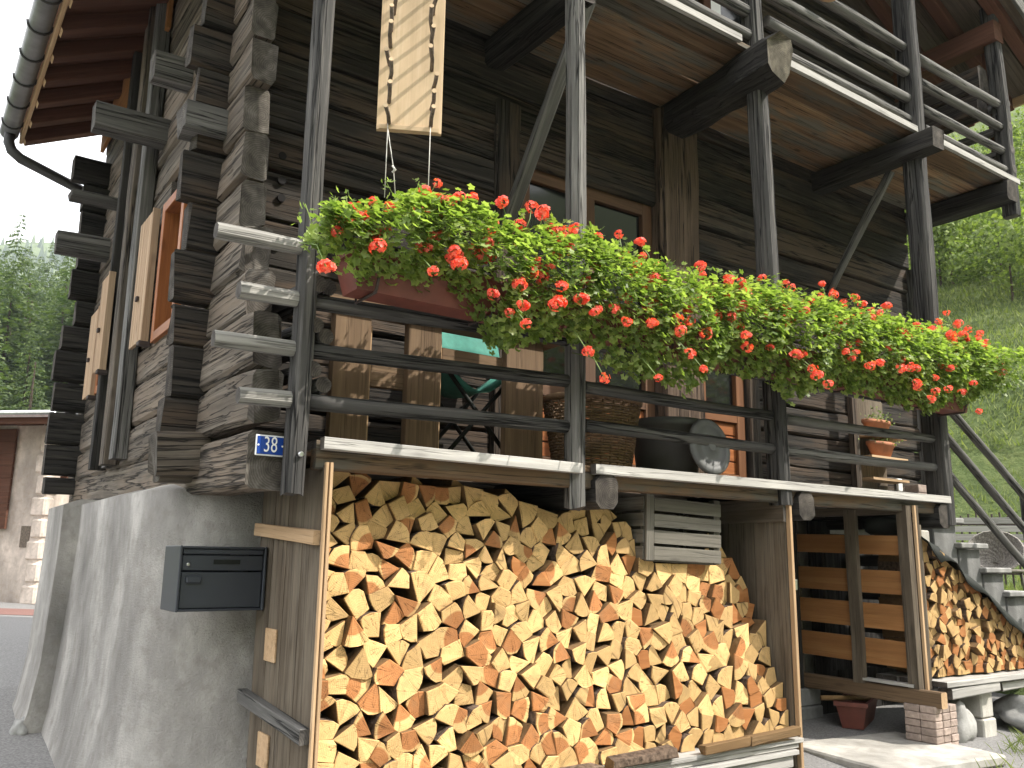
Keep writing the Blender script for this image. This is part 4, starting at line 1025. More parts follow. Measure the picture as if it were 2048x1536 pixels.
def passage_things():
    M = Matrix.Translation(Vector((4.02, -.02, .53))) @ Matrix.Rotation(math.radians(-8), 4, 'Z')
    o = box('stone_slab', (-.52, -.42, -.05), (.50, .40, .012), M_['stone'], None, .012, M); tagp(o, 'pale stone slab lying in the passage between the two wood stores', 'slab')
    # plastic flower trough
    T = thing('plastic_trough', 'empty red-brown plastic trough on the ground under the slatted store', 'trough', (4.62, .62, .5))
    M = Matrix.Translation(Vector((4.62, .62, .54))) @ Matrix.Rotation(math.radians(25), 4, 'Z')
    trough('trough', T, M, .56, .20, .18)
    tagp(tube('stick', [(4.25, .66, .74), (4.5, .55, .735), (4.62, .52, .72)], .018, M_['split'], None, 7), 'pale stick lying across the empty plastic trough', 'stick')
    # floor of the passage: pressed earth
    V = [(3.15, .3, .535), (4.4, .3, .535), (6.0, .84, .54), (3.15, .84, .54)]
    # dark bag on the slatted store
    bm = bmesh.new(); bmesh.ops.create_icosphere(bm, subdivisions=3, radius=1)
    for v in bm.verts:
        d = 1+.35*mnoise.noise(v.co*1.6); v.co = Vector((v.co.x*.17*d, v.co.y*.15*d, v.co.z*.09*d))
    me = bpy.data.meshes.new('plastic_bag'); bm.to_mesh(me); bm.free(); me.materials.append(M_['black']); me.polygons.foreach_set('use_smooth', [True]*len(me.polygons))
    tagp(link(bpy.data.objects.new('plastic_bag', me), None, Matrix.Translation(Vector((4.62, .30, 1.96)))), 'black plastic bag lying high inside the slatted store', 'bag')
def trough(name, parent, M, L, Wd, Hh, lip=.014):
    """open tapered trough with thickness and a rolled lip; local x along its length"""
    t = .008
    rings = [(L/2-.03, Wd/2-.03, 0), (L/2, Wd/2, Hh-.03), (L/2+lip, Wd/2+lip, Hh-.028), (L/2+lip, Wd/2+lip, Hh), (L/2-t, Wd/2-t, Hh), (L/2-.04, Wd/2-.04, .012)]
    V = []; F = []
    for (a, b, z) in rings: V += [(a, b, z), (-a, b, z), (-a, -b, z), (a, -b, z)]
    for i in range(len(rings)-1):
        for k in range(4): F.append((i*4+k, i*4+(k+1) % 4, i*4+4+(k+1) % 4, i*4+4+k))
    F.append((3, 2, 1, 0)); e = (len(rings)-1)*4; F.append((e, e+1, e+2, e+3))
    return mobj(name, V, F, M_['terracotta'], parent, M)
passage_things()
# ================================================================== stone stairs
def stairs():
    T = thing('stone_stairs', 'grey stone stairs with round pole handrails descending from the lower balcony', 'stairs', (5.4, .7, .5))
    n = 8
    for k in range(n):
        x0 = 5.55+.36*k; z = 2.06-.20*k
        box('riser_block', (x0+.06, .50, max(.3, z-.42)), (x0+.40, 1.20, z-.05), M_['step'], T, .008)
        box('tread', (x0, .44, z-.045), (x0+.44, 1.26, z), M_['paleslab'], T, .008)
    for (x0, z0, x1, z1) in [(5.02, 2.95, 7.3, 1.64), (5.02, 2.69, 7.3, 1.30), (5.02, 2.40, 7.3, .97)]:
        dz = 0
        timber('handrail', (x0, .07, z0), (x1, .07, z1), .062, .062, WG, T, n=12, rough=.003, warp=.012, ch=.2)
    timber('handrail_post', (6.42, .14, .5), (6.42, .14, 2.25), .08, .08, WG, T, up=(0, 1, 0), n=12, rough=.004)
    timber('handrail_post', (7.25, .14, .3), (7.25, .14, 1.7), .08, .08, WG, T, up=(0, 1, 0), n=12, rough=.004)
    Q = thing('stone_block', 'two pale rough blocks wedged between balcony end and plastic sheet', 'blocks', (4.8, .3, 1.85))
    box('block', (4.62, .20, 1.84), (4.84, .42, 2.0), M_['stone'], Q, .01); box('block', (4.82, .22, 1.74), (5.06, .44, 1.93), M_['stone'], Q, .01)
    P = thing('brick_stack', 'small stack of pale bricks on the top stair by the last post', 'bricks', (5.75, .75, 2.0))
    for k in range(4): box('brick', (5.60+.004*k, .60, 2.062+.068*k), (5.82, .72, 2.126+.068*k), M_['paver'], P, .004)
stairs()
def garden():
    # iron picket fence, table with benches and round wicker chair behind the stairs
    T = thing('picket_fence', 'thin rusty iron picket fence along the meadow edge', 'fence', (12, 1, .8))
    a, b = Vector((12.0, 5.2, 0)), Vector((14.6, 2.6, 0)); n = 32
    for k in range(n):
        p = a+(b-a)*k/(n-1); z = max(near_ground(p.x, p.y), terrain_h(p.x, p.y))
        timber('picket', (p.x, p.y, z-.05), (p.x, p.y, z+1.22+.03*(k % 3)), .022, .022, one('iron'), T, up=(0, 1, 0), rough=0, seg=1, n=4)
    for h in (.3, 1.08):
        za = max(near_ground(a.x, a.y), terrain_h(a.x, a.y)); zb = max(near_ground(b.x, b.y), terrain_h(b.x, b.y))
        timber('fence_rail', (a.x, a.y, za+h), (b.x, b.y, zb+h), .03, .03, one('iron'), T, rough=0, seg=1, n=4)
    T = thing('garden_bench', 'weathered pale slatted garden bench behind the stone stairs', 'bench', (11.1, 2.7, 1.25))
    u = Vector((.5, -.866, 0)); f = Vector((-.866, -.5, 0)); c = Vector((11.1, 2.7, 0))
    for k in range(5):
        p = c-f*.03*k; z = 1.83+.115*k
        timber('back_slat', p-u*.95+Vector((0, 0, z)), p+u*.95+Vector((0, 0, z)), .022, .085, WS, T, rough=.002, seg=3, n=4)
    for k in range(4):
        p = c+f*(.06+.11*k); timber('seat_slat', p-u*.95+Vector((0, 0, 1.70)), p+u*.95+Vector((0, 0, 1.70)), .09, .025, WS, T, rough=.002, seg=3, n=4)
    for sx in (-.8, .8):
        q = c+u*sx; timber('back_leg', q+f*.0+Vector((0, 0, 1.2)), q-f*.13+Vector((0, 0, 2.32)), .05, .05, WG, T, up=(0, 1, 0), seg=2, n=4)
        q = c+u*sx+f*.42; timber('front_leg', q+Vector((0, 0, 1.2)), q+Vector((0, 0, 1.69)), .05, .05, WG, T, up=(0, 1, 0), seg=2, n=4)
    # round woven chair: bowl of woven rings
    T = thing('wicker_chair', 'round grey wicker chair with shell back behind the stairs', 'chair', (9.0, 1.75, 1.25))
    V = []; F = []; nr, na = 12, 28
    for i in range(nr+1):
        r = .30*i/nr
        for k in range(na):
            th = 2*math.pi*k/na; z = .25*(r/.30)**2.2-.02; V.append((r*math.cos(th), r*math.sin(th), z+.008*((i+k) % 2)))
    F = [(i*na+k, i*na+(k+1) % na, (i+1)*na+(k+1) % na, (i+1)*na+k) for i in range(nr) for k in range(na)]
    o = mobj('shell', V, F, M_['stringgrey'], T, Matrix.Translation(Vector((9.2, 1.80, 1.70))) @ Matrix.Rotation(math.radians(-48), 4, 'Y') @ Matrix.Rotation(math.radians(20), 4, 'X'))
    sm = o.modifiers.new('thickness', 'SOLIDIFY'); sm.thickness = .02
    tube('seat_ring', [(9.0+.30*math.cos(t*.5236), 1.75+.30*math.sin(t*.5236), 1.62) for t in range(13)], .02, M_['crate'], T, 6)
    for a in (0.6, 2.2, 3.8, 5.4): tube('leg', [(9.0+.28*math.cos(a), 1.75+.28*math.sin(a), 1.62), (9.0+.33*math.cos(a), 1.75+.33*math.sin(a), 1.24)], .018, M_['crate'], T, 6)
    # tufts of grass along the wall foot on the right
    rr = random.Random(4)
    for (cx, cy, nb, lab) in [(4.95, -.42, 150, 'dry grass tuft growing beside the boulder at the asphalt edge'), (5.35, -.30, 170, 'larger green grass tuft at the asphalt edge before the sloping stack'), (4.25, -.62, 40, 'few small weeds at the corner of the pale slab')]:
        V = []; F = []
        for k in range(nb):
            x = rr.gauss(cx, .10); y = rr.gauss(cy, .07); z = near_ground(x, y); h = rr.uniform(.03, .12); th = rr.uniform(0, 6.28); b = len(V); dx, dy = rr.gauss(0, .05), rr.gauss(0, .05)
            V += [(x-.003*math.cos(th), y-.003*math.sin(th), z), (x+.003*math.cos(th), y+.003*math.sin(th), z), (x+dx*.5, y+dy*.5, z+h*.6), (x+dx, y+dy, z+h)]
            F += [(b, b+1, b+2), (b, b+2, b+3)]
        tagp(mobj('grass_tuft', V, F, M_['blade']), lab, 'grass')
garden()
# ================================================================== things on the balcony
def balcony_things():
    F0 = 2.155
    T = thing('rustic_table', 'rustic brown plank table with wide board legs on the lower balcony', 'table', (.95, .45, F0))
    for (x0, x1, y) in [(.31, .50, .42), (.71, .90, .42), (1.31, 1.56, .42)]:
        timber('leg', ((x0+x1)/2, y, F0), ((x0+x1)/2, y, 2.86), x1-x0, .05, one('table'), T, up=(0, 1, 0), rough=.003, seg=4, ch=.06)
        timber('leg_edge', (x1+.012, y+.03, F0), (x1+.012, y+.03, 2.80), .045, .022, one('edge'), T, up=(1, 0, 0), rough=.001, seg=2)
    timber('tabletop', (.22, .44, 2.885), (1.66, .44, 2.885), .16, .045, one('table'), T, rough=.003, seg=6, ch=.05)
    timber('stretcher', (.93, .45, 2.70), (1.31, .45, 2.70), .03, .11, one('table'), T, rough=.003, seg=2)
    timber('stretcher', (.51, .45, 2.56), (.72, .45, 2.56), .03, .12, one('table'), T, rough=.003, seg=2)
    # folding chair
    T = thing('folding_chair', 'green canvas folding chair with black crossed legs behind the rustic table', 'chair', (1.1, .68, F0))
    V = []; Fc = []
    for i in range(9):
        for j in range(4):
            x = 1.07+.053*i; V.append((x, .72+.03*math.sin(i*.9)*.5+.02*j, 2.79+.07*j+.006*math.sin(i*1.7+j)))
    Fc = [(i*4+j, i*4+j+1, (i+1)*4+j+1, (i+1)*4+j) for i in range(8) for j in range(3)]
    o = mobj('back_canvas', V, Fc, M_['green'], T, smooth=True); o.modifiers.new('thickness', 'SOLIDIFY').thickness = .006
    V = []
    for i in range(9):
        for j in range(5):
            x = .99+.058*i; s = math.sin(math.pi*i/8); V.append((x, .52+.07*j, 2.70-.13*s+.010*math.sin(j*2.1+i)))
    Fc = [(i*5+j, i*5+j+1, (i+1)*5+j+1, (i+1)*5+j) for i in range(8) for j in range(4)]
    o = mobj('seat_canvas', V, Fc, M_['green'], T, smooth=True); o.modifiers.new('thickness', 'SOLIDIFY').thickness = .006
    for y in (.52, .80):
        tube('leg', [(.98, y, F0+.012), (1.46, y, 2.70)], .012, M_['black'], T, 8); tube('leg', [(1.47, y, F0+.012), (.98, y, 2.70)], .012, M_['black'], T, 8)
    for x in (1.06, 1.50): tube('back_pole', [(x, .80, 2.66), (x, .76, 3.02)], .012, M_['black'], T, 8)
    # laundry basket of wicker: stakes and woven rings
    T = thing('wicker_basket', 'tall brown wicker basket beside the second balcony post', 'basket', (1.88, .36, F0))
    c = Vector((1.90, .38, F0)); nz_ = 27; ns = 26
    for i in range(nz_):
        z = .012+.40*i/(nz_-1); ra = .195+.06*z/.4; pts = []
        for k in range(ns*2+1):
            th = math.pi*k/ns; r = ra+.009*(1 if (k+i) % 2 else -1); pts.append(c+Vector((r*math.cos(th)*1.15, r*math.sin(th)*.9, z)))
        tube('weave_ring', pts, .0075, M_['wicker'], T, 5, caps=False)
    for k in range(ns):
        th = 2*math.pi*k/ns
        tube('stake', [c+Vector((.195*math.cos(th)*1.15, .195*math.sin(th)*.9, 0)), c+Vector((.257*math.cos(th)*1.15, .257*math.sin(th)*.9, .41))], .006, M_['wicker'], T, 5)
    tube('rim', [c+Vector((.262*math.cos(t*.2618)*1.15, .262*math.sin(t*.2618)*.9, .41)) for t in range(25)], .018, M_['wicker'], T, 7)
    lathe('base', [(.19, 0), (.19, .012)], c, M_['wicker'], T, 24, sx=1.15, sy=.9)
    # grey tub with its lid leaning on it
    T = thing('plastic_tub', 'dark grey plastic tub standing near the third balcony post', 'tub', (2.46, .30, F0))
    lathe('tub_wall', [(.175, 0), (.21, .30), (.225, .302), (.225, .345), (.21, .347), (.20, .335), (.168, .01)], (2.44, .33, F0), M_['bucket'], T, 32)
    L = thing('tub_lid', 'round dark grey lid leaning against the plastic tub', 'lid', (2.505, .07, F0))
    M = Matrix.Translation(Vector((2.505, .045, F0+.175))) @ Matrix.Rotation(math.radians(0), 4, 'Z') @ Matrix.Rotation(math.radians(82), 4, 'X')
    lathe('disc', [(.165, -.012), (.168, 0), (.155, .010), (.12, .012), (.118, .006), (.03, .006), (.028, .02)], (0, 0, 0), M_['bucket'], L, 36, M=M)
    # wall rack on the right with two clay pots
    T = thing('plant_rack', 'narrow wooden plant rack on the wall near the last balcony post', 'plant rack', (5.35, .9, F0))
    timber('rack_post', (5.06, .80, F0), (5.06, .80, 3.2), .07, .05, WL, T, up=(0, 1, 0), seg=4, n=4)
    timber('rack_board', (5.40, .90, F0+.01), (5.40, .90, 3.15), .46, .03, one('shed'), T, up=(0, 1, 0), seg=4, n=4)
    for z in (2.36, 2.54, 2.72): timber('shelf', (5.14, .78, z), (5.66, .78, z), .16, .02, one('edge'), T, seg=2, n=4)
    rr = random.Random(3)
    for k, (x, z) in enumerate([(5.34, 2.735), (5.38, 2.555)]):
        P = thing('clay_pot', ['clay pot with trailing plant on the higher shelf of the plant rack', 'clay pot with trailing plant on the lower shelf of the plant rack'][k], 'pot', (x, .77, z))
        lathe('pot', [(.09, 0), (.13, .09), (.14, .092), (.14, .12), (.125, .12), (.12, .10)], (x, .77, z), M_['clay'], P, 24, sx=1.3, sy=.5)
        V = []; F = []
        for q in range(130):
            p = Vector((x+rr.gauss(0, .10), .74+rr.gauss(0, .03), z+.13+abs(rr.gauss(0, .04))-(.03 if q % 3 else 0))); s = .014; a = Vector((rr.gauss(0, 1), rr.gauss(0, 1), rr.gauss(0, 1))).normalized(); bq = a.cross(Vector((.2, -1, .3))).normalized(); b = len(V)
            V += [p-a*s, p+bq*s*.6, p+a*s, p-bq*s*.6]; F.append((b, b+1, b+2, b+3))
        mobj('trailing_leaves', V, F, M_['bush'], P)
    o = box('wall_socket', (5.80, D-.03, 2.30), (5.87, D-.004, 2.41), M_['white'], None, .006); tagp(o, 'small white socket box low on the log wall at the right end', 'socket')
    # board with twigs hanging from the upper balcony
    T = thing('hanging_board', 'pale pine board with rows of tied twigs hanging before the balcony', 'board', (.474, .03, 3.66))
    th = math.radians(-27); h = Vector((math.cos(th), math.sin(th), 0)); c = Vector((.474, .03, 0)); nn = Vector((math.sin(th), -math.cos(th), 0))
    M = Matrix((Vector((0, 0, 1)), -h, -nn)).transposed().to_4x4(); wd = .307
    z0, z1 = 3.66, 5.02
    timber('board', c+Vector((0, 0, z0)), c+Vector((0, 0, z1)), wd, .024, one('newpine'), T, up=-nn, rough=.0008, seg=3, ch=.08)
    timber('bottom_strip', c-h*.14+nn*.016+Vector((0, 0, z0+.012)), c+h*.14+nn*.016+Vector((0, 0, z0+.012)), .012, .024, one('newpine'), T, rough=.0005, seg=2)
    rr = random.Random(2)
    for s in (-1, 1):
        z = z0+.03
        while z < 4.90:
            x = s*.102+rr.uniform(-.008, .008); ln = rr.uniform(.14, .19)
            p0 = c+h*x+nn*.008+Vector((0, 0, z)); p1 = p0+nn*ln+h*rr.uniform(-.018, .018)+Vector((0, 0, rr.uniform(-.01, .04)))
            tube('peg', [p0, (p0+p1)/2+h*rr.uniform(-.008, .008), p1], .010, M_['twig'], T, 7)
            lathe('cut_end', [(.0112, 0), (.0112, .004)], (0, 0, 0), M_['newpine'], T, 8, M=Matrix.Translation(p1) @ (p1-p0).to_track_quat('Z', 'Y').to_matrix().to_4x4())
            z += rr.uniform(.085, .12)
    for s, dz in ((-1, 0), (1, 0)):
        tube('string', [c+h*s*.10+nn*.03+Vector((0, 0, z0+.05)), c+h*s*.10+nn*.032+Vector((0, 0, z0-.35))], .0022, M_['string'], T, 5)
    tube('string', [c-h*.10+nn*.03+Vector((0, 0, z0)), c-h*.065+nn*.03+Vector((0, 0, z0-.2)), c-h*.05+nn*.03+Vector((0, 0, z0-.34))], .0022, M_['string'], T, 5)
    tube('knot', [c-h*.07+nn*.03+Vector((0, 0, z0-.19)), c-h*.055+nn*.035+Vector((0, 0, z0-.21)), c-h*.07+nn*.036+Vector((0, 0, z0-.225))], .005, M_['string'], T, 5)
    # pot hanging on the upper rails
    T = thing('hanging_pot', 'small straw coloured pot with dry stalks hanging on the upper rail', 'pot', (3.8, -.03, 5.78))
    lathe('bowl', [(.05, 0), (.09, .03), (.105, .08), (.095, .085), (.08, .04)], (3.83, -.05, 5.73), M_['edge'], T, 20)
    for k in range(26):
        a = rr.uniform(0, 6.28); p = Vector((3.83+.05*math.cos(a), -.05+.05*math.sin(a), 5.79))
        tube('dry_stalk', [p, p+Vector((rr.gauss(0, .05), rr.gauss(0, .04), rr.uniform(.04, .1))), p+Vector((rr.gauss(0, .11), rr.gauss(0, .07), rr.uniform(.0, .12)))], .003, M_['edge'], T, 4)
balcony_things()
# ================================================================== flower boxes and geraniums
TOP = [(-.03, 3.06), (0.09, 3.15), (0.3, 3.26), (0.6, 3.32), (0.74, 3.26), (1.06, 3.3), (1.28, 3.34), (1.51, 3.3), (1.83, 3.27), (2.25, 3.28), (2.68, 3.32), (3.25, 3.34), (3.9, 3.35), (4.44, 3.34), (4.9, 3.36), (5.32, 3.30), (5.7, 3.18)]
BOT = [(-.03, 2.90), (0.07, 2.83), (0.3, 2.84), (0.52, 2.85), (0.7, 2.75), (0.81, 2.67), (0.97, 2.72), (1.24, 2.79), (1.33, 2.78), (1.49, 2.71), (1.72, 2.65), (2.09, 2.64), (2.25, 2.79), (2.58, 2.78), (2.93, 2.71), (3.32, 2.81), (3.74, 2.8), (4.26, 2.78), (4.78, 2.84), (5.23, 2.98), (5.7, 3.05)]
BL = [(0.75,-0.12,3.35),(0.91,-0.12,3.37),(0.1,-0.18,3.12),(0.14,-0.2,3.11),(0.21,-0.18,3.17),(0.26,-0.23,3.14),(0.04,-0.25,3.03),(0.11,-0.25,3.06),(-0.03,-0.37,2.92),(0.51,-0.19,3.26),(0.59,-0.19,3.27),(0.43,-0.27,3.14),(0.13,-0.41,2.88),(1.09,-0.12,3.39),(1.14,-0.14,3.35),(0.99,-0.17,3.25),(0.83,-0.18,3.22),(0.8,-0.2,3.17),(1.16,-0.18,3.28),(1.22,-0.22,3.22),(1.3,-0.18,3.29),(1.34,-0.16,3.33),(0.77,-0.27,3.08),(0.9,-0.23,3.14),(0.48,-0.41,2.94),(0.61,-0.36,2.99),(0.66,-0.36,2.97),(0.71,-0.34,2.98),(1.1,-0.31,3.08),(1.67,-0.12,3.38),(1.82,-0.12,3.37),(1.65,-0.17,3.25),(1.81,-0.15,3.28),(0.38,-0.25,3.15),(-0.06,-0.36,2.77),(0.38,-0.42,2.83),(0.51,-0.41,2.89),(0.97,-0.34,3.01),(1.01,-0.38,2.98),(0.88,-0.4,2.93),(0.82,-0.41,2.86),(1.05,-0.41,2.9),(0.84,-0.41,2.77),(0.86,-0.41,2.69),(1.04,-0.41,2.82),(1.01,-0.42,2.8),(1.17,-0.41,2.86),(1.66,-0.23,3.13),(1.67,-0.29,3.04),(1.45,-0.41,2.8),(1.25,-0.41,2.81),(1.35,-0.36,2.52),(1.25,-0.36,2.63),(1.9,-0.17,3.24),(1.88,-0.21,3.15),(1.73,-0.34,2.97),(2.25,-0.17,3.26),(2.47,-0.17,3.28),(2.8,-0.14,3.36),(3.03,-0.14,3.37),(2.57,-0.22,3.2),(2.95,-0.18,3.28),(2.72,-0.22,3.21),(2.21,-0.26,3.11),(2.1,-0.28,3.06),(2.09,-0.33,3.01),(2.46,-0.34,3.05),(2.2,-0.4,2.95),(2.6,-0.35,3.02),(1.81,-0.4,2.88),(1.62,-0.41,2.82),(1.9,-0.4,2.88),(1.81,-0.41,2.81),(2.0,-0.41,2.83),(2.31,-0.41,2.87),(1.86,-0.42,2.7),(1.98,-0.4,2.64),(1.68,-0.38,2.56),(2.8,-0.33,3.05),(2.85,-0.26,3.15),(3.09,-0.19,3.25),(3.19,-0.19,3.27),(3.42,-0.12,3.45),(3.35,-0.15,3.35),(3.51,-0.14,3.39),(3.82,-0.14,3.38),(3.18,-0.24,3.19),(3.23,-0.26,3.17),(3.35,-0.26,3.17),(3.53,-0.24,3.2),(3.35,-0.3,3.12),(3.21,-0.34,3.07),(3.72,-0.2,3.27),(3.82,-0.21,3.25),(4.05,-0.19,3.27),(3.38,-0.39,3.0),(3.2,-0.41,2.91),(3.3,-0.41,2.92),(3.68,-0.39,3.01),(3.82,-0.36,3.03),(4.09,-0.25,3.18),(4.42,-0.17,3.33),(4.42,-0.18,3.29),(4.76,-0.14,3.42),(4.73,-0.17,3.35),(4.93,-0.12,3.52),(5.09,-0.12,3.47),(4.86,-0.18,3.34),(5.39,-0.12,3.43),(5.24,-0.15,3.34),(5.48,-0.12,3.38),(4.75,-0.28,3.18),(4.94,-0.26,3.19),(4.88,-0.26,3.19),(5.31,-0.18,3.26),(5.43,-0.19,3.22),(5.6,-0.15,3.23),(5.02,-0.34,3.1),(2.72,-0.41,2.83),(2.86,-0.42,2.76),(2.91,-0.41,2.73),(3.44,-0.41,2.86),(3.54,-0.41,2.89),(3.77,-0.41,2.89),(3.94,-0.41,2.91),(3.88,-0.41,2.91),(4.36,-0.41,2.97),(4.16,-0.41,2.88),(3.93,-0.42,2.81),(4.3,-0.42,2.82),(4.63,-0.42,2.9),(4.1,-0.4,2.73),(4.79,-0.36,2.73),(3.05,-0.38,2.7)]
def interp(tab, x):
    if x <= tab[0][0]: return tab[0][1]
    for (a, va), (b, vb) in zip(tab, tab[1:]):
        if x <= b: return va+(vb-va)*(x-a)/(b-a)
    return tab[-1][1]
def leaf_geo(V, F, p, nrm, up, s, rr):
    """five-lobed ivy-geranium leaf, slightly cupped"""
    n = nrm.normalized(); t = (up-n*up.dot(n)).normalized(); u = n.cross(t); b = len(V)
    V.append(p+n*s*-.12)
    for k in range(10):
        a = -2.6+5.2*k/9; r = s*(1.0 if k % 2 == 0 else .68)*(1 if 0 < k < 9 else .8)
        V.append(p+t*r*math.cos(a)+u*r*math.sin(a)+n*(s*.10 if k % 2 == 0 else -.0)*rr.uniform(-.5, 1))
    F += [(b, b+k+1, b+k+2) for k in range(9)]
def blossom_mesh(seed, nf):
    rr = random.Random(seed); V = []; F = []; mi = []
    for f in range(nf):
        d = Vector((rr.gauss(0, 1), rr.gauss(0, 1)-.2, rr.gauss(0, .75)+.35)).normalized(); c = d*.030*rr.uniform(.75, 1.1)
        a = d.cross(Vector((.3, .5, .8))).normalized(); bq = d.cross(a); rot = rr.uniform(0, 6.28)
        for k in range(5):
            th = rot+k*1.2566; e = a*math.cos(th)+bq*math.sin(th); g = a*math.cos(th+1.57)+bq*math.sin(th+1.57); L = .0155*rr.uniform(.85, 1.2)
            b = len(V); V += [c, c+e*L*.6+g*L*.38+d*.003, c+e*L+d*rr.uniform(-.002, .004), c+e*L*.6-g*L*.38+d*.003]; F.append((b, b+1, b+2, b+3)); mi.append(0)
        b = len(V); q = Vector((.001, 0, 0)); V += [Vector((0, 0, -.01))-q, Vector((0, 0, -.01))+q, c+q*.6]; F.append((b, b+1, b+2)); mi.append(1)
    return V, F, mi
def flowers():
    boxes = [(.10, .92), (.95, 1.78), (1.81, 2.62), (2.65, 3.45), (3.48, 4.27), (4.30, 4.98)]
    names = ['first flower box beside the corner post, its left end bare', 'second flower box from the corner post, reaching past the second post', 'flower box above the grey tub', 'flower box in front of the third balcony post', 'flower box between the third and the last post, left of the end one', 'end flower box beside the last balcony post']
    for k, (a, b) in enumerate(boxes):
        T = thing('flower_box', 'red-brown plastic '+names[k], 'flower box', ((a+b)/2, -.16, 2.80), 'flower boxes along the lower balcony rail')
        zz = 2.765+.012*math.sin(k*2.1)
        trough('trough', T, Matrix.Translation(Vector(((a+b)/2, -.13, zz))), b-a-.03, .20, .17)
        box('soil', (a+.05, -.20, zz+.12), (b-.05, -.06, zz+.145), M_['soil'], T, .004)
        for x in (a+.12, b-.12):
            tube('bracket', [(x, .09, zz+.22), (x, .0, zz+.225), (x, -.015, zz+.06), (x, -.03, zz-.008), (x, -.22, zz-.008), (x, -.245, zz+.05)], .007, M_['iron'], T, 6)
    nP = 12; rr = random.Random(99); edges = [-.04+5.3*i/nP for i in range(nP+1)]
    bm_ = [blossom_mesh(s, n) for s, n in ((1, 19), (2, 15), (3, 22), (4, 11))]; meshes = []
    for V, F, mi in bm_:
        me = bpy.data.meshes.new('blossom'); me.from_pydata([tuple(v) for v in V], [], F); me.materials.append(M_['petal']); me.materials.append(M_['stem']); me.polygons.foreach_set('material_index', mi); meshes.append(me)
    where = ['around the corner post end of the boxes', 'below the hanging twig board', 'between the twig board and the second post', 'around the second balcony post', 'right of the second balcony post', 'above the lid of the grey tub', 'around the third balcony post', 'right of the third balcony post', 'midway between third and last balcony post', 'over the plant rack', 'around the last balcony post', 'beyond the last balcony post over the stairs']
    plants = []
    for k in range(nP):
        a, b = edges[k], edges[k+1]; xc = (a+b)/2
        P = thing('geranium', 'green hanging geranium with red blossoms '+where[k], 'geranium', (xc, -.13, 2.92), 'geraniums in the balcony flower boxes'); plants.append(P)
        V = []; F = []; SV = []; SF = []; n = 1650
        for q in range(n):
            x = rr.uniform(a-.05, b+.05)
            zt, zb = interp(TOP, x)-.03, interp(BOT, x)-(.05 if x > .75 else 0)
            t = rr.random(); lump = .05*mnoise.noise(Vector((x*3.5, 0, 7)))
            # outline of the mass in section: rises from the box, bulges forward, hangs down in front
            prof_y = -.13-.30*math.sin(math.pi*min(1, .18+t*.75))*rr.uniform(.72, 1.0) if t > .12 else rr.uniform(-.28, .02)
            z = zt+(zb-zt)*(t**.9)+lump
            lump2 = mnoise.noise(Vector((x*6, z*6, 2)))
            if lump2 < -.34 and rr.random() < .7: continue
            p = Vector((x, prof_y+lump2*.05, z+rr.gauss(0, .02)))
            if t < .12: p.z += rr.uniform(-.06, .03)
            if x > 5.05: p.y += .06*(rr.random()*2-1)*3
            nrm = Vector((rr.gauss(0, .45), -1+1.1*(1-t), .35+.75*(1-t)+rr.gauss(0, .35)))
            leaf_geo(V, F, p, nrm, Vector((rr.gauss(0, .6), -.4, -.6+rr.gauss(0, .5))), rr.uniform(.015, .027), rr)
        o = mobj('foliage', [v-Vector((xc, -.13, 2.92)) for v in V], F, M_['leaf'], P, Matrix.Translation(Vector((xc, -.13, 2.92)))); o['kind'] = 'stuff'
        # upright shoots above the mass and thin trailing stems
        for q in range(9):
            x = rr.uniform(a, b); z0 = interp(TOP, x)-.10; hh = rr.uniform(.08, .17); y = rr.uniform(-.2, -.02)
            b0 = len(SV)
            p0 = Vector((x, y, z0)); p1 = p0+Vector((rr.gauss(0, .03), rr.gauss(0, .02), hh))
            for pp in (p0, p1):
                for d in ((.002, 0, 0), (-.001, .0017, 0), (-.001, -.0017, 0)): SV.append(pp+Vector(d))
            SF += [(b0+i, b0+(i+1) % 3, b0+3+(i+1) % 3, b0+3+i) for i in range(3)]
            for w_ in range(5): leaf_geo(V2 := [], F2 := [], p1+Vector((rr.gauss(0, .018), rr.gauss(0, .015), rr.uniform(-.05, .01))), Vector((rr.gauss(0, 1), -.6, .8)), Vector((rr.gauss(0, 1), 0, -.3)), rr.uniform(.013, .024), rr) or (lambda bb: (SV.extend(V2), SF.extend([tuple(i+bb for i in f) for f in F2])))(len(SV))
        mobj('shoots', SV, SF, M_['leaf'], P)['kind'] = 'stuff'
    def inplant(x): return plants[max(0, min(nP-1, int((x+.04)/5.3*nP)))]
    for k in range(95):
        x = rr.uniform(.02, 5.2); t = rr.random(); BL.append((x, -.36+.10*(t < .2), interp(TOP, x)+(interp(BOT, x)-interp(TOP, x))*t+.02))
    for k, (x, y, z) in enumerate(BL):
        P = inplant(x); o = bpy.data.objects.new('blossom', meshes[k % 4])
        s = rr.uniform(.72, 1.12)
        M = Matrix.Translation(Vector((x, y, z))) @ Matrix.Rotation(rr.uniform(0, 6.28), 4, 'Z') @ Matrix.Rotation(rr.gauss(0, .3), 4, 'X') @ Matrix.Diagonal((s, s, s*.85, 1))
        link(o, P, M)
        base = Vector((x+rr.gauss(0, .03), -.15+.05*rr.random(), min(z-.05, interp(TOP, x)-.14) if z > 2.9 else z+.16))
        mid = (Vector((x, y, z))+base)/2+Vector((0, -.04, .03))
        tube('flower_stem', [base, mid, (x, y, z)], .0028, M_['stem'], P, 4)
flowers()
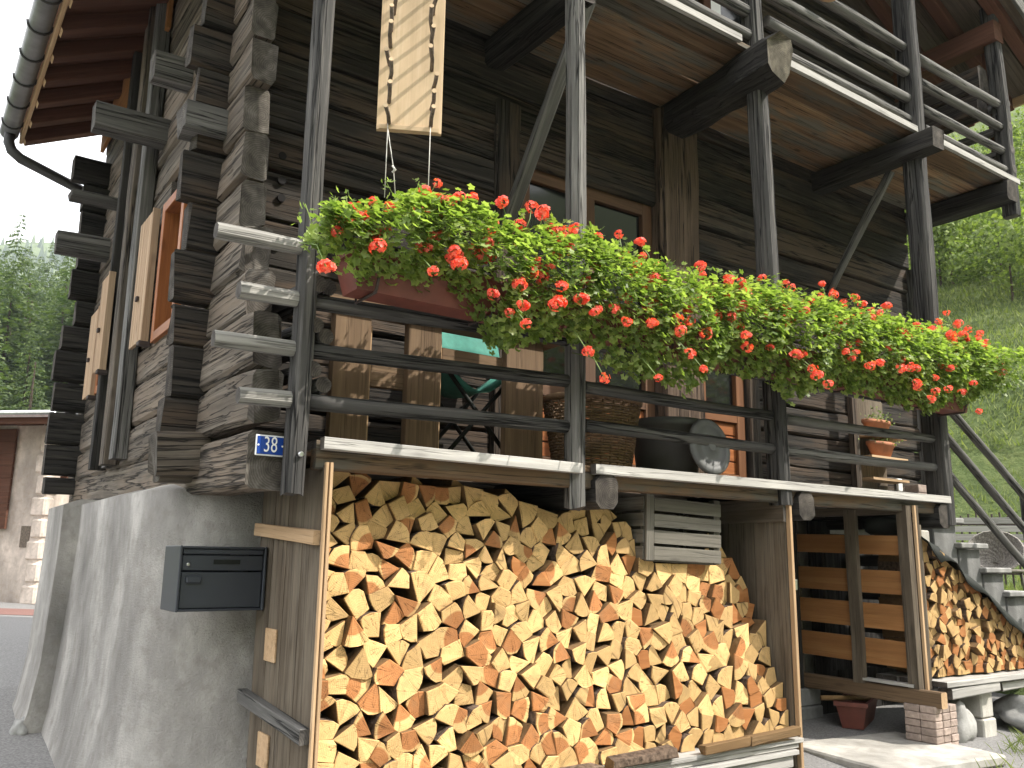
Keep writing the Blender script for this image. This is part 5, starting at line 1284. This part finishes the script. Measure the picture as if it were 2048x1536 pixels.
# ================================================================== house on the left
def left_house():
    x1, y0, g = .72, 13.1, .80
    T = thing('plastered_house', 'small old plastered house with brown plank upper part across the road', 'house', (x1, y0, g))
    box('wall', (-7, y0, g-.4), (x1, 18, 3.95), M_['plaster'], T, .03)
    for k in range(8): box('quoin_stone', (x1-.24+.05*(k % 2), y0-.03, g+.02+.36*k), (x1+.03, y0+.22+.06*(k % 2), g+.34+.36*k), M_['plaster'], T, .03)
    for k in range(8): timber('plank', (-6.5, y0-.05, 2.15+.21*k), (x1-.62, y0-.05, 2.15+.21*k), .05, .205, one('red'), T, rough=.002, seg=3, n=4)
    wn = part('window', T)
    for x in (-.62, -.22): timber('frame', (x, y0-.10, 2.5), (x, y0-.10, 3.3), .06, .05, one('red'), wn, up=(0, 1, 0), seg=1, n=4)
    for z in (2.5, 3.3): timber('frame', (-.62, y0-.10, z), (-.22, y0-.10, z), .05, .06, one('red'), wn, seg=1, n=4)
    box('pane', (-.6, y0-.095, 2.52), (-.24, y0-.09, 3.28), M_['glass'], wn, 0)
    box('vent_opening', (x1-.36, y0-.012, 1.75), (x1-.20, y0+.01, 2.1), M_['twig'], T, 0)
    box('door_opening', (-.9, y0-.02, g), (-.1, y0+.01, 1.85), M_['dark'], T, 0)
    timber('corner_beam', (x1+.06, y0+.4, 2.9), (x1+.06, y0+.4, 3.9), .12, .14, one('red'), T, up=(0, 1, 0), seg=1, n=4)
    V = [(-7, y0-.6, 3.80), (x1+.9, y0-.6, 3.80), (x1+.9, 15.6, 4.25), (-7, 15.6, 4.25), (-7, 18.5, 3.8), (x1+.9, 18.5, 3.8)]
    V += [(x, y, z+.12) for x, y, z in V]
    mobj('roof', V, [(3, 2, 1, 0), (4, 5, 2, 3), (6, 7, 8, 9), (9, 8, 11, 10), (0, 1, 7, 6), (1, 2, 8, 7), (2, 5, 11, 8), (5, 4, 10, 11), (4, 3, 9, 10), (3, 0, 6, 9)], M_['step'], T)
    mobj('gable_wall', [(x1-.01, y0+.2, 3.9), (x1-.01, 18, 3.9), (x1-.01, 15.6, 4.2), (x1-.2, y0+.2, 3.9), (x1-.2, 18, 3.9), (x1-.2, 15.6, 4.2)], [(0, 1, 2), (5, 4, 3), (0, 2, 5, 3), (1, 4, 5, 2), (0, 3, 4, 1)], M_['red'], T)
    for k in range(16):
        x = -6.5+.5*k
        timber('rafter', (x, y0-.56, 3.76), (x, y0+.3, 3.9), .09, .11, one('red'), T, seg=1, n=4)
    timber('fascia', (-7, y0-.62, 3.80), (x1+.9, y0-.62, 3.80), .03, .15, one('red'), T, seg=1, n=4)
    tube('gutter', [(-7, y0-.70, 3.86), (x1+.5, y0-.70, 3.88)], .06, M_['steel'], T, 8)
    T.rotation_euler = (0, 0, math.radians(-42))
    s = thing('corner_stone', 'pale loose stone at the foot of the cement house wall', 'stone', (-.6, 2.8, .5))
    rock('stone_body', (-.50, 3.05, .60), (.05, .08, .06), 5, s)
left_house()
print('objects', len(bpy.data.objects), 'tris', sum(sum(len(p.vertices)-2 for p in m.polygons)*m.users for m in bpy.data.meshes))

def haze():
    m = bpy.data.materials.new('haze'); m.use_nodes = True; nt = m.node_tree; nt.nodes.clear()
    o = nt.nodes.new('ShaderNodeOutputMaterial'); v = nt.nodes.new('ShaderNodeVolumePrincipled')
    v.inputs['Color'].default_value = (.80, .88, 1.0, 1); v.inputs['Density'].default_value = .00035; v.inputs['Anisotropy'].default_value = .2
    nt.links.new(v.outputs[0], o.inputs['Volume'])
    b = box('haze', (-960, -300, -40), (1560, 900, 460), m, None, 0); b['kind'] = 'stuff'
haze()
